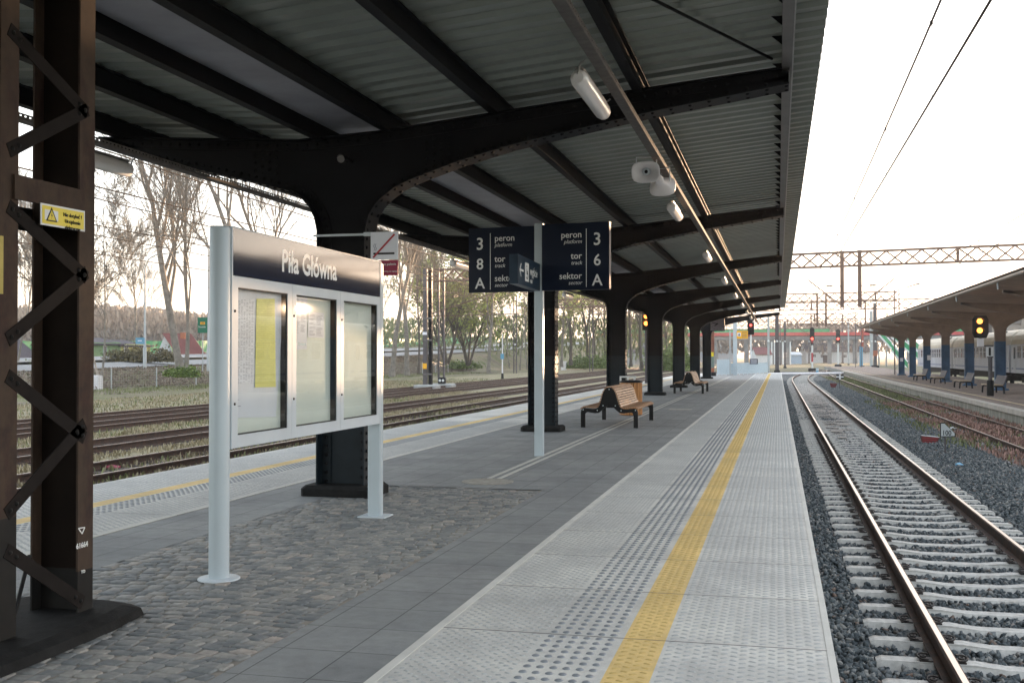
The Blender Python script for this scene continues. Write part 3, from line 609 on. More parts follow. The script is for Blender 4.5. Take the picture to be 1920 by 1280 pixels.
def horn(p, d, label):
    t_ = empty('horn_loudspeaker', p, label, 'loudspeaker', 'horn loudspeakers on the tray'); d = Vector(d).normalized(); P = Vector(p)
    b = MB(); prof = [(r_*.9, h_) for r_, h_ in [(.035,-.20),(.05,-.19),(.06,-.13),(.055,-.08),(.06,-.05),(.085,0),(.13,.05),(.165,.085),(.172,.10),(.160,.10),(.120,.055),(.08,.01),(.05,-.04)]]
    a = d.cross(Vector((0,0,1))).normalized(); u = a.cross(d); n = 24; vs = []
    for r, h in prof:
        for k in range(n):
            ang = 2*pi*k/n; e = 3.2 if r > .1 else 2; cx_, sy_ = cos(ang), sin(ang); m_ = (abs(cx_)**e+abs(sy_)**e)**(-1/e); vs.append(P+d*h+a*(cx_*m_*r*1.08)+u*(sy_*m_*r*.82))
    b.add(vs, [(i*n+k, i*n+(k+1) % n, (i+1)*n+(k+1) % n, (i+1)*n+k) for i in range(len(prof)-1) for k in range(n)], True); b.add(vs[:n], [tuple(range(n-1,-1,-1))]); b.build('horn', M['horn'], t_)
    b = MB(); b.lathe(P+d*-.03, [(.05,0),(.045,.02),(.0001,.03)], 14, d); b.build('driver_cap', M['alu2'], t_)
    b = MB(); b.lathe(P+d*.0, [(.022,0),(.02,.008),(.0001,.01)], 12, d); b.build('centre_badge', M['black'], t_)
    b = MB(); b.tube([P+a*.12-d*.05, P+a*.12-d*.05+Vector((0,0,.17)), P-a*.12-d*.05+Vector((0,0,.17)), P-a*.12-d*.05], .009, 6); b.build('bracket', M['alu2'], t_); return t_
horn((-1.52, 13.0, 3.69), (.05,-1,-.22), 'white horn loudspeaker facing the camera under the tray'); horn((-1.42, 13.75, 3.66), (.12,1,-.30), 'white horn loudspeaker facing away, right behind the one facing the camera')
k_ = empty('surveillance_camera', (-4.55, 11, 3.6), 'small grey camera fixed at the head of the first canopy column', 'camera')
b = MB(); b.tube([(-4.50,10.80,3.60),(-4.42,10.62,3.55)], [.036,.04], 12); b.build('camera_housing', M['fascia'], k_); b = MB(); b.box(-4.52,-4.49,10.80,11.14,3.60,3.64); b.build('bracket', M['black'], k_)
def pX(x, y, X):
    d = ray(x, y); return Vector((0, 0, HC))+d*(X/d.x)
# ---------------------------------------------------------------- lattice mast in the left foreground
lm = empty('lattice_mast', (-3.99, 5.12, 0), 'rusty brown lattice catenary mast standing closest to the camera, at the left edge', 'mast')
def chord(y0, y1, wy, flip, zl):
    b = MB()
    for z0, z1, mi in ((.02, zl, 1), (zl, 6.6, 0)):
        b.mi = mi
        for X in (-3.79, -4.095):
            s = -1 if X == -3.79 else 1; b.box(min(X, X+s*.012), max(X, X+s*.012), y0, y1, z0, z1)
        b.mi = 1 if mi == 1 else 2; b.box(-4.083, -3.802, wy-.006, wy+.006, z0, z1)
    return b.build('chord', [M['rust_mast'], M['mastlow'], M['mastweb']], lm)
chord(5.355, 5.492, 5.44, 1, .30); chord(4.712, 4.848, 4.75, 1, .68)
nodes = [(4.83, .44), (5.37, .10), None, (4.82, .80), (5.36, 1.07), None, (5.36, 1.05), (4.83, 1.32)]
def lace(y0, z0, y1, z1, X=-3.786, w=.075):
    b = MB(); b.bar((X, y0, z0), (X, y1, z1), .010, w, (1, 0, 0)) if False else b.prism([(y0-w/2*abs(z1-z0)/hypot(y1-y0, z1-z0), z0+w/2*(y1-y0)/hypot(y1-y0, z1-z0)*(1 if z1 > z0 else -1)), (y0+w/2*abs(z1-z0)/hypot(y1-y0, z1-z0), z0-w/2*(y1-y0)/hypot(y1-y0, z1-z0)*(1 if z1 > z0 else -1)), (y1+w/2*abs(z1-z0)/hypot(y1-y0, z1-z0), z1-w/2*(y1-y0)/hypot(y1-y0, z1-z0)*(1 if z1 > z0 else -1)), (y1-w/2*abs(z1-z0)/hypot(y1-y0, z1-z0), z1+w/2*(y1-y0)/hypot(y1-y0, z1-z0)*(1 if z1 > z0 else -1))], lambda u, v, w_: (w_, u, v), X-.008, X)
    o = b.build('lacing_bar', M['mastgrey_l'] if 'mastgrey_l' in M else M['steel'], lm); r = MB()
    for (yy, zz, sg) in ((y0, z0, 1), (y1, z1, -1)):
        for q_ in (.03, .085): e_ = q_*sg/hypot(y1-y0, z1-z0); r.lathe((X+.0005, yy+(y1-y0)*e_, zz+(z1-z0)*e_), [(.013, 0), (.012, .006), (.0001, .011)], 8, (1,0,0))
    r.build('rivets', M['mastlow'], o)
for a in ((4.77, .52, 5.40, .12), (4.77, .70, 5.41, 1.12), (4.77, 1.40, 5.41, 1.04), (4.77, 1.58, 5.42, 1.97), (4.77, 2.26, 5.42, 1.94), (4.77, 2.54, 5.42, 2.89), (4.77, 3.16, 5.42, 2.87), (4.77, 3.46, 5.42, 3.83), (4.77, 4.10, 5.42, 3.80)): lace(*a)
b = MB(); b.box(-3.786, -3.772, 4.80, 5.375, 2.30, 2.425); b.build('batten_plate', M['rust_mast'], lm)
b = MB(); b.box(-4.110, -4.096, 4.80, 5.375, 2.20, 2.33); b.build('batten_plate', M['mastlow'], lm)
b = MB(); b.tube([(-3.95, 5.0, .02), (-3.95, 5.16, .42)], .011, 6); b.build('earth_rod', M['black'], lm)
rr = random.Random(3); P = []
for (x, y) in ((-4.5,4.2),(-3.58,4.2),(-3.53,4.3),(-3.52,4.8),(-3.53,5.3),(-3.58,5.68),(-3.7,5.76),(-4.4,5.8),(-4.52,5.6)): P.append((x, y))
b = MB(); n = len(P); vs = [(x, y, 0) for x, y in P]+[(x+(-.02 if x > -4 else .02), y, .045+rr.uniform(-.006,.006)) for x, y in P]+[(x+(-.09 if x > -4 else .09), y+(-.08 if y > 5 else .03), .07) for x, y in P]
b.add(vs, [(i, (i+1) % n, n+(i+1) % n, n+i) for i in range(n)]+[(n+i, n+(i+1) % n, 2*n+(i+1) % n, 2*n+i) for i in range(n)]+[tuple(range(2*n, 3*n))], False); b.build('footing', M['concdark'], lm)
for s_, x, y, sz in (('61664', 143, 1029, .042), ('TO', 152, 1075, .026)): q = pX(x, y, -3.785); text(s_, sz, M['white'], lm, q, (0,1,0), (0,0,1), name='graffiti', bold=.012)
b = MB(); q = [pX(x, y, -3.785) for x, y in ((147, 990), (159, 988), (154, 1000))]
for i in range(3): b.bar(q[i], q[(i+1) % 3], .003, .006)
b.build('graffiti', M['white'], lm)
# warning plates on the mast
wp = empty('warning_sign', (-3.76, 5.2, 2.25), 'yellow high voltage warning sign with three lines of text on the lattice mast', 'sign')
A = pX(75, 380, -3.76); B_ = pX(158, 396, -3.76); C_ = pX(158, 437, -3.76); D_ = pX(75, 421, -3.76); ux = (B_-A).normalized(); uz = (A-D_).normalized(); wl = (B_-A).length; hl = (A-D_).length
def plate(b, x0, x1, z0, z1, t0, t1): b.prism([(x0, z0), (x1, z0), (x1, z1), (x0, z1)], lambda u, v, w: tuple(D_+ux*u+uz*v+Vector((w, 0, 0))), t0, t1)
b = MB(); plate(b, 0, wl, 0, hl, 0, .004); b.build('frame', M['whitep'], wp)
b = MB(); plate(b, .012, wl-.012, .010, hl-.010, .004, .006); b.build('plate', M['yellow'], wp)
b = MB(); plate(b, .03, .14, .03, hl-.03, .006, .007); b.build('pictogram_field', M['whitep'], wp)
def tri(b, cx, cz, r, t0, t1): b.prism([(cx-r, cz-r*.6), (cx+r, cz-r*.6), (cx, cz+r*1.05)], lambda u, v, w: tuple(D_+ux*u+uz*v+Vector((w, 0, 0))), t0, t1)
b = MB(); tri(b, .085, hl/2-.005, .046, .007, .008); b.build('triangle_border', M['black'], wp); b = MB(); tri(b, .085, hl/2-.006, .033, .008, .009); b.build('triangle', M['yellow'], wp)
b = MB(); b.prism([(.080, hl/2-.02), (.090, hl/2+.002), (.083, hl/2+.003), (.090, hl/2+.028), (.079, hl/2-.003), (.086, hl/2-.004)], lambda u, v, w: tuple(D_+ux*u+uz*v+Vector((w, 0, 0))), .009, .010); b.build('lightning_bolt', M['black'], wp)
for i, s_ in enumerate(('Nie dotykać !', 'Urządzenie', 'elektryczne')): text(s_, .029, M['black'], wp, D_+ux*(wl*.70)+uz*(hl-.050-i*.034)+Vector((.0075, 0, 0)), ux, uz, 'CENTER', bold=.003)
b = MB(); b.box(-3.779, -3.773, 4.62, 4.718, 1.81, 2.10); tag(b.build('yellow_plate', mat('faded_yellow_plate', (.42,.34,.08), .6)), 'small yellow plate cut off by the left edge of the picture, on the lattice mast', 'sign')
# ---------------------------------------------------------------- station name board with three display cases
sb = empty('station_board', (-3.66, 6.70, 0), 'grey framed station name board with three glazed display cases reading Piła Główna', 'notice board')
for y in (6.70, 9.655):
    b = MB()
    if y < 8: b.lathe((-3.66, y, 0), [(.068, 0), (.068, 2.36), (.063, 2.372), (.0001, 2.374)], 28)
    else: b.bev(-3.728, -3.602, y-.045, y+.045, 0, 2.372, .012)
    p_ = b.build('post', M['alu'], sb); b = MB()
    if y < 8: b.lathe((-3.66, y, .001), [(.14, 0), (.14, .008), (.135, .012), (.0001, .0125)], 28)
    else: b.bev(-3.80, -3.53, y-.12, y+.12, .001, .013, .004)
    b.build('base_plate', M['alu2'], p_)
b = MB(); b.box(-3.715, -3.602, 6.765, 9.60, 2.050, 2.372); hd = b.build('header_panel', M['navy'], sb)
b = MB(); b.box(-3.718, -3.599, 6.765, 9.60, 2.3725, 2.380); b.box(-3.717, -3.598, 9.60, 9.625, .868, 2.380); b.box(-3.716, -3.5975, 6.75, 6.765, .868, 2.380); b.build('frame_rail', M['alu2'], sb)
text('Piła Główna', .235, M['white'], sb, (-3.6015, 7.52, 2.135), (0,1,0), (0,0,1), bold=.022, sx=.93, depth=.0006)
def pYZ(x, y, X): q = pX(x, y, X); return q.y, q.z
for k, (y0, y1) in enumerate(((6.768, 7.700), (7.704, 8.646), (8.650, 9.598))):
    z0, z1 = .872, 2.046; b = MB(); w = .075
    b.box(-3.72, -3.600, y0, y1, z0, z0+.085); b.box(-3.72, -3.600, y0, y1, z1-.075, z1); b.box(-3.72, -3.600, y0, y0+w, z0+.085, z1-.075); b.box(-3.72, -3.600, y1-w, y1, z0+.085, z1-.075); cs = b.build('display_case', M['alu2'], sb)
    b = MB(); b.box(-3.662, -3.655, y0+w, y1-w, z0+.085, z1-.075); b.build('backing', M['back'], cs)
    b = MB(); b.box(-3.6545, -3.606, y1-w-.010, y1-w-.001, z0+.086, z1-.076); b.box(-3.6545, -3.606, y0+w+.001, y1-w-.011, z0+.086, z0+.090); b.box(-3.6545, -3.606, y0+w+.001, y1-w-.011, z1-.082, z1-.076); b.build('inner_shadow_strip', M['black'], cs)  # black strips stand in for the shadow lines inside the case
    b = MB(); b.box(-3.6115, -3.6085, y0+w+.0005, y1-w-.011, z0+.091, z1-.083); b.build('pane', M['glass'], cs)
    for z in (z0+.30, z1-.24): b = MB(); b.lathe((-3.6005, y0+.028, z), [(.010, 0), (.009, .006), (.0001, .007)], 12, (1,0,0)); b.build('lock', M['rubber'], cs)
def sheet_of(name, pts, X, m, label, group, t=.0012):     # pts: pixel corners, clockwise from top left, on the plane X
    q = [pX(x, y, X) for x, y in pts]; b = MB(); b.add([tuple(v) for v in q]+[(v.x+t, v.y, v.z) for v in q], [(0,1,2,3),(7,6,5,4),(0,4,5,1),(1,5,6,2),(2,6,7,3),(3,7,4,0)]); o = b.build(name, m); return tag(o, label, 'paper notice', group)
def printing(o, pts, X, rows, cols, m, seed, x0=.04, x1=.96, y0=.03, y1=.97, h=.35, fill=.8, name='print'):
    rr = random.Random(seed); q = [pX(x, y, X) for x, y in pts]; b = MB()
    def P_(u, v): a = q[0].lerp(q[1], u); c = q[3].lerp(q[2], u); return a.lerp(c, v)
    for r in range(rows):
        v = y0+(y1-y0)*r/rows; dv = (y1-y0)/rows*h
        for c in range(cols):
            if rr.random() > fill: continue
            u0 = x0+(x1-x0)*(c+.06)/cols; u1 = x0+(x1-x0)*(c+rr.uniform(.6, .95))/cols; b.add([tuple(P_(u0, v)), tuple(P_(u1, v)), tuple(P_(u1, v+dv)), tuple(P_(u0, v+dv))], [(3,2,1,0)])
    return b.build(name, m, o)
q1 = [(438, 541), (533, 547), (517, 781), (436, 783)]; o = sheet_of('timetable', q1, -3.650, M['paper'], 'large white timetable sheet in the left display case', 'notices in the display cases')
printing(o, [(440, 556), (478, 558), (476, 724), (438, 726)], -3.6485, 62, 7, M['ink'], 1, h=.22, fill=.75); printing(o, [(438, 742), (470, 742), (470, 766), (438, 768)], -3.6485, 4, 2, M['ink'], 2, h=.15, fill=.6)
q2 = [(481, 560), (515, 560), (517, 725), (478, 726)]; o = sheet_of('yellow_timetable', q2, -3.644, M['yellowpaper'], 'long yellow timetable strip in the left display case', 'notices in the display cases')
printing(o, q2, -3.6425, 46, 9, mat('olive_ink', (.36,.37,.12), .8), 3, h=.16, fill=.7)
q3 = [(551, 555), (576, 558), (575, 655), (550, 655)]; o = sheet_of('notice', q3, -3.650, M['paper'], 'white notice with red and blue marks at the left of the middle case', 'notices in the display cases')
printing(o, q3, -3.6485, 34, 2, M['ink'], 4, .08, .92, .05, .70, .25); b = MB()
def quad(b, pts, X): q = [pX(x, y, X) for x, y in pts]; b.add([tuple(v) for v in q], [(3,2,1,0)])
quad(b, [(552, 579), (566, 581), (566, 584), (552, 583)], -3.6482); quad(b, [(559, 642), (574, 642), (574, 647), (559, 647)], -3.6482); b.build('blue_mark', M['bluesign'], o)
b = MB(); quad(b, [(550.5, 636), (554, 641), (555.5, 652), (550.5, 652)], -3.6482); b.build('red_mark', M['red'], o)
q4 = [(578, 583), (607, 587), (607, 634), (577, 632)]; o = sheet_of('notice', q4, -3.650, M['paper'], 'smaller white notice to the right of the first one in the middle case', 'notices in the display cases'); printing(o, q4, -3.6485, 16, 2, M['ink'], 5, .05, .95, .12, .95, .22)
# ---------------------------------------------------------------- platform sign
ps = empty('platform_sign', (-3.50, 16.2, 0), 'dark blue platform sign with two panels on a pale pole, tracks 8 and 6', 'platform sign')
PR = pd(1011, 485, 16.45); b = MB(); b.bev(PR.x-.066, PR.x+.066, PR.y-.05, PR.y+.05, 0, 3.49, .008); b.build('pole', M['alu'], ps)
def panel_frame(xl, yl, D0, xr, yr, D1, ht, hb, name, side):
    A = pd(xl, yl, D0); B_ = pd(xr, yr, D1); A.z = B_.z = hb; ux = (B_-A).normalized(); n = Vector((ux.y, -ux.x, 0)); L_ = (B_-A).length; fn = lambda u, v, w: tuple(A+ux*u+Vector((0, 0, v))+n*w)
    b = MB(); b.prism([(0, 0), (L_, 0), (L_, ht-hb), (0, ht-hb)], fn, -.045, .045); o = b.build(name, M['navy_matt'], ps); return o, A, ux, n, L_, fn
def sign_text(o, A, ux, n, L_, fn, right, num):
    W_ = L_; H_ = .99
    lx = W_*.335 if not right else W_*.665; b = MB(); b.prism([(lx-.005, .04), (lx+.005, .04), (lx+.005, .90), (lx-.005, .90)], fn, .0455, .047); b.build('divider', M['white'], o)
    for s_, z, sz in (('3', .655, .26), (num, .355, .235), ('A', .06, .235)): text(s_, sz, M['white'], o, A+ux*(W_*.175 if not right else W_*.825)+Vector((0, 0, z))+n*.047, ux, (0,0,1), 'CENTER', bold=.012)
    for s_, t_, z in (('peron', 'platform', .775), ('tor', 'track', .46), ('sektor', 'sector', .165)):
        al = 'LEFT' if not right else 'RIGHT'; q = A+ux*(W_*.40 if not right else W_*.60)+n*.047
        text(s_, .135, M['white'], o, q+Vector((0, 0, z)), ux, (0,0,1), al, bold=.008); text(t_, .082, M['white'], o, q+Vector((0, 0, z-.085)), ux, (0,0,1), al, shear=.25)
r_ = panel_frame(881, 489, 16.85, 1003, 485, 16.50, 3.455, 2.47, 'left_panel', 0); sign_text(*r_, False, '8')
r_ = panel_frame(1018, 485, 16.42, 1144, 482, 16.03, 3.465, 2.475, 'right_panel', 1); sign_text(*r_, True, '6')
A = pd(963, 540, 14.7); B_ = pd(1005, 547, 16.35); zb_ = 2.47; A.z = B_.z = zb_; ux = (B_-A).normalized(); n = Vector((ux.y, -ux.x, 0)); L_ = (B_-A).length; fn = lambda u, v, w: tuple(A+ux*u+Vector((0, 0, v))+n*w)
b = MB(); b.prism([(0, 0), (L_, 0), (L_, .40), (0, .40)], fn, -.06, .06); ep = b.build('exit_panel', M['bluepaint'] if False else mat('slate_blue_sign_panel', (.022,.045,.075), .35), ps)
b = MB(); b.prism([(.10,.20),(.20,.29),(.235,.29),(.165,.215),(.40,.215),(.40,.185),(.165,.185),(.235,.11),(.20,.11)], fn, .0605, .062); b.build('arrow', M['white'], ep)
b = MB(); b.prism([(.50,.07),(.78,.07),(.78,.33),(.50,.33)], fn, .0605, .062); b.build('pictogram_field', M['white'], ep)
b = MB(); f2 = lambda u, v, w: fn(.64+u, .2+v, w)
for i in range(14):
    a0, a1 = i*2*pi/14*.75-2.6, (i+1)*2*pi/14*.75-2.6; b.prism([(.07*cos(a0), -.04+.06*sin(a0)), (.07*cos(a1), -.04+.06*sin(a1)), (.052*cos(a1), -.04+.044*sin(a1)), (.052*cos(a0), -.04+.044*sin(a0))], f2, .0625, .064)
b.prism([(-.03,.05),(-.005,.05),(-.0,-.01),(.06,-.01),(.08,-.07),(.06,-.075),(.04,-.03),(-.03,-.03)], f2, .0625, .064); b.prism([(-.03,.065),(0,.065),(0,.095),(-.03,.095)], f2, .0625, .064); b.build('wheelchair_symbol', M['navy_matt'], ep)
text('wyjście', .17, M['white'], ep, A+ux*.88+Vector((0,0,.18))+n*.0615, ux, (0,0,1), bold=.006, sx=1.15); text('exit', .095, M['white'], ep, A+ux*.88+Vector((0,0,.07))+n*.0615, ux, (0,0,1), sx=1.2)
# ---------------------------------------------------------------- no smoking sign on the first column
ns = empty('no_smoking_sign', (-4.08, 10.95, 2.6), 'white no smoking sign with red strip, strapped to the nearest canopy column', 'sign')
def qY(x, y, Y): d = ray(x, y); return Vector((0, 0, HC))+d*(Y/d.y)
YS = 10.92
def rect(b, x0, y0, x1, y1, Y, t): A = qY(x0, y1, Y); B_ = qY(x1, y0, Y); b.box(A.x, B_.x, Y, Y+t, A.z, B_.z)
b = MB(); rect(b, 695, 434, 746, 487, YS, .012); b.build('white_panel', M['paper'], ns); b = MB(); rect(b, 695, 487.5, 746, 517, YS, .012); b.build('red_panel', M['crimson'], ns)
b = MB(); rect(b, 700, 473, 739.5, 477.5, YS-.003, .002); b.build('cigarette', M['black'], ns)
A = qY(700, 483, YS); B_ = qY(740, 439, YS); b = MB(); d = (B_-A).normalized(); w_ = Vector((-d.z, 0, d.x))*.010; b.add([tuple(A+w_+Vector((0,-.005,0))), tuple(A-w_+Vector((0,-.005,0))), tuple(B_-w_+Vector((0,-.005,0))), tuple(B_+w_+Vector((0,-.005,0)))], [(0,1,2,3)]); b.build('red_bar', M['red'], ns)
b = MB()
for dx in (0, 3): b.tube([qY(701+dx, 470, YS-.003), qY(703+dx, 466, YS-.003), qY(700.5+dx, 462, YS-.003), qY(702+dx, 457, YS-.003)], .0025, 5)
b.build('smoke', M['ink'], ns)
q = qY(743, 497, YS); text('zakaz palenia', .038, M['white'], ns, q+Vector((0,-.003,0)), (1,0,0), (0,0,1), 'RIGHT', sx=1.0); q = qY(744, 509.5, YS); text('no smoking, no vaping', .022, M['white'], ns, q+Vector((0,-.003,0)), (1,0,0), (0,0,1), 'RIGHT')
b = MB(); z = 2.795; b.box(-4.875, -4.285, YS+.03, YS+.034, z-.012, z+.012); b.box(-4.29, -4.20, YS+.012, YS+.03, z-.02, z+.02); b.build('strap', M['alu2'], ns)
# ---------------------------------------------------------------- benches and litter bin
BP = [(.60,.0),(.60,.33),(.585,.38),(.55,.41),(.35,.39),(.27,.395),(.21,.44),(.17,.56),(.13,.72),(.09,.80),(.04,.835),(0,.842)]
BI = [(.51,.0),(.51,.28),(.49,.31),(.46,.325),(.30,.30),(.22,.31),(.14,.375),(.08,.44),(.03,.47),(0,.475)]
def bench(x, y, label, L_=2.9):
    t_ = empty('bench', (x, y, 0), label, 'bench', 'double benches on the near platform')
    prof = [(-u, v) for u, v in BP]+[(u, v) for u, v in reversed(BP[:-1])]+BI+[(-u, v) for u, v in reversed(BI[:-1])]
    for yy in (y, y+L_-.05):
        b = MB(); 
        half = BP+list(reversed(BI)); n = len(BP)
        out = [(-u, v) for u, v in BP]+[(u, v) for u, v in reversed(BP[:-1])]; inn = [(-u, v) for u, v in BI]+[(u, v) for u, v in reversed(BI[:-1])]
        def rs(P, m):
            ds = [0]
            for a, c in zip(P, P[1:]): ds.append(ds[-1]+hypot(c[0]-a[0], c[1]-a[1]))
            o_ = []
            for i in range(m+1):
                s_ = ds[-1]*i/m; k = max(j for j in range(len(ds)) if ds[j] <= s_+1e-9); k = min(k, len(P)-2); f_ = (s_-ds[k])/(ds[k+1]-ds[k]); o_.append((P[k][0]+(P[k+1][0]-P[k][0])*f_, P[k][1]+(P[k+1][1]-P[k][1])*f_))
            return o_
        O_ = rs(out, 56); I_ = rs(inn, 56); vs = []
        for w in (yy, yy+.05): vs += [(x+u, w, v) for u, v in O_]+[(x+u, w, v) for u, v in I_]
        n = 57; fs = []
        for i in range(n-1):
            fs += [(i, i+1, n+i+1, n+i), (2*n+i+1, 2*n+i, 3*n+i, 3*n+i+1), (i+1, i, 2*n+i, 2*n+i+1), (n+i, n+i+1, 3*n+i+1, 3*n+i)]
        fs += [(0, n, 3*n, 2*n), (n-1, 3*n-1, 4*n-1, 2*n-1)]; b.add(vs, fs); fr = b.build('side_frame', M['black'], t_)
        for u, v in ((-.55,.37),(-.25,.36),(-.13,.46),(.13,.46),(.25,.36),(.55,.37),(0,.80)): b = MB(); b.lathe((x+u, yy-.001, v), [(.014, 0), (.012, .005), (.0001, .006)], 8, (0,-1,0)); b.build('bolt', M['alu2'], fr)
    for sgn in (-1, 1):
        for nm, pts in (('seat', [(.585,.392),(.545,.418),(.50,.418),(.455,.412),(.41,.406),(.365,.402),(.32,.402),(.275,.408)]), ('backrest', [(.225,.445),(.20,.495),(.183,.545),(.168,.595),(.153,.645),(.138,.695),(.118,.745),(.092,.79),(.055,.826)])):
            b = MB()
            for i, (u, v) in enumerate(pts):
                a = pts[max(i-1, 0)]; c = pts[min(i+1, len(pts)-1)]; d = Vector((a[0]-c[0], 0, a[1]-c[1])).normalized(); nn = Vector((-d.z, 0, d.x)); nn = nn if nn.z > 0 or nn.x > 0 else -nn
                cc = Vector((x+sgn*u, y+L_/2, v))+Vector((sgn*nn.x, 0, abs(nn.z)))*.012; b.obox(cc, (sgn*d.x, 0, d.z), (0,1,0), (sgn*nn.x, 0, nn.z), .019, L_/2-.001, .011)
            b.build(nm, M['wood'], t_)
    return t_
bench(-3.435, 22.7, 'nearest wooden slatted double bench with black side frames, beside the third column'); bench(-3.47, 44.0, 'farther slatted double bench with black side frames, seen small before the fifth column')
lb = empty('litter_bin', (-3.62, 27.6, 0), 'round litter bin clad in orange wooden slats, standing behind the nearest bench', 'litter bin')
b = MB()
for k in range(18): a = 2*pi*k/18; b.obox((-3.62+.27*cos(a), 27.6+.27*sin(a), .42), (cos(a), sin(a), 0), (-sin(a), cos(a), 0), (0,0,1), .012, .040, .40)
b.build('wooden_cladding', M['wood2'], lb); b = MB(); b.cyl(-3.62, 27.6, .01, .80, .245, 20); b.build('liner', M['black'], lb); b = MB(); b.lathe((-3.62, 27.6, .83), [(.30,0),(.30,.03),(.22,.05),(.0001,.055)], 24); b.build('rim', M['black'], lb)
tb = empty('bicycle_stand', (-3.9, 28.6, 0), 'white metal frame seen behind the nearest bench and bin', 'railing'); b = MB(); b.box(-4.05, -3.62, 28.6, 28.65, .93, .97); b.build('top_rail', M['whitep'], tb)
for x in (-4.03, -3.84, -3.66): b = MB(); b.box(x-.02, x+.02, 28.6, 28.65, 0, .93); b.build('post', M['whitep'], tb)
tb.name = 'metal_railing'
b = MB(); b.lathe((-3.37, 12.62, 0), [(.31,.0005),(.31,.008),(.285,.0085),(.28,.006),(.0001,.006)], 40); tag(b.build('manhole_cover', mat('pale_concrete_cover', (.33,.31,.27), .85, 0, .25, 12, .5, 60)), 'round pale manhole cover at the start of the guide line', 'manhole cover')
# ---------------------------------------------------------------- clock
CX = qY(1345, 607, 66); ck = empty('station_clock', CX, 'square station clock with black hands hanging under the far end of the canopy', 'clock'); cx_, cz_ = CX.x, CX.z; h = .40
b = MB(); b.box(cx_-h-.03, cx_+h+.03, 65.97, 66.22, cz_-h-.03, cz_+h+.03); b.build('case', M['black'], ck)
b = MB(); b.box(cx_-h, cx_+h, 65.955, 65.969, cz_-h, cz_+h); b.build('dial', M['clockface'], ck)
def hand(L_, w, hr): a = 2*pi*hr/12; p = Vector((cx_, 65.948, cz_)); b = MB(); b.bar(p-Vector((sin(a), 0, cos(a)))*.05, p+Vector((sin(a), 0, cos(a)))*L_, w, .006, (0,1,0)); b.build('hand', M['black'], ck)
hand(.20, .05, 7.75); hand(.32, .035, 9.45)
b = MB()
for k in range(12): a = 2*pi*k/12; p = Vector((cx_, 65.952, cz_)); d = Vector((sin(a), 0, cos(a))); b.bar(p+d*.33, p+d*.375, .022, .004, (0,1,0))
b.build('hour_marks', M['black'], ck); b = MB()
for s_ in (-.25, .22): b.box(cx_+s_-.02, cx_+s_+.02, 66.08, 66.12, cz_+h+.03, cz_+h+.5)
b.build('hanger', M['galv'], ck)
# ---------------------------------------------------------------- second platform on the right
Z2 = -.4
b = MB(); b.box(8.12, 15.9, 18, 205, -.95, Z2-.004); tag(b.build('far_platform', M['concrete']), kind='structure')
m, t, b_ = new_mat('warm_brown_setts'); tc = t.nodes.new('ShaderNodeTexCoord'); br = t.nodes.new('ShaderNodeTexBrick'); br.inputs['Scale'].default_value = 1; br.inputs['Brick Width'].default_value = .3; br.inputs['Row Height'].default_value = .16; br.inputs['Mortar Size'].default_value = .012
for k, v in (('Color1', (.17,.125,.105)), ('Color2', (.24,.185,.155)), ('Mortar', (.10,.08,.065))): br.inputs[k].default_value = (*v, 1)
t.links.new(tc.outputs['Object'], br.inputs['Vector']); n = noise(t, .8, 6); t.links.new(mixc(t, .6, br.outputs['Color'], ramp(t, n, [(.3, (.65,.65,.65)), (.7, (1.35,1.3,1.25))]), 'MULTIPLY'), b_.inputs['Base Color']); b_.inputs['Roughness'].default_value = .8; M['setts'] = m
sheet('far_platform_paving', 8.12, 15.9, 18, 205, Z2, M['setts'])
b = MB(); b.box(8.05, 8.42, 18, 150, Z2-.16, Z2+.012); tag(b.build('kerb_stones', mat('pale_kerb_concrete', (.42,.38,.33), .8, 0, .2, 2)), kind='structure')
b = MB(); b.box(9.15, 9.30, 18, 205, Z2+.001, Z2+.006); tag(b.build('painted_line', mat('worn_cream_line', (.50,.40,.24), .7, 0, .3, 3)), kind='structure')
b = MB()
for k in range(60):
    y = 20+k*2.2; b.box(8.095, 8.119, y+.02, y+2.18, -.95, Z2-.161)
tag(b.build('platform_wall', mat('stained_wall_concrete', (.24,.23,.19), .9, 0, .45, 1.5, .4, 20, sc=(1,3,.5))), kind='structure')
c2 = empty('far_canopy', (11.9, 60, Z2), 'brown canopy on blue riveted columns over the far platform at the right', 'canopy', 'station canopies')
Y2 = [35, 45, 55, 65, 75, 85.2, 95.6, 105.4, 114.6]
rng = random.Random(9)
for y in Y2:
    c_ = frame(11.9, y, 3.8, 3.55, 'umber', 'bluepaint', c2, rivets=False, zb=Z2, lowz=2.3, foot='bluepaint')
def zr2(x): return 4.10+abs(x-11.9)*.075
roof_sheet([(8.0, zr2(8.0)+.06), (11.9, zr2(11.9)+.06), (15.9, zr2(15.9)+.06)], 12, 118.5, .30, .035, M['umber'], c2)
b = MB(); v = [(8.2, zr2(8.2)), (11.9, zr2(11.9)), (15.7, zr2(15.7))]; b.prism(v+[(x, z-.02) for x, z in reversed(v)], XP, 12, 118); b.build('soffit', M['soffit'], c2)
b = MB(); b.tube([(8.12, 12, 4.36), (8.12, 118, 4.36)], .075, 8); b.build('eave_gutter', mat('pale_gutter', (.36,.30,.25), .5, .2, .1, 2), c2)
for y in Y2: b = MB(); b.tube([(8.16, y, 4.34), (8.18, y, 4.05)], .035, 6); b.build('downpipe', M['pale'], c2)
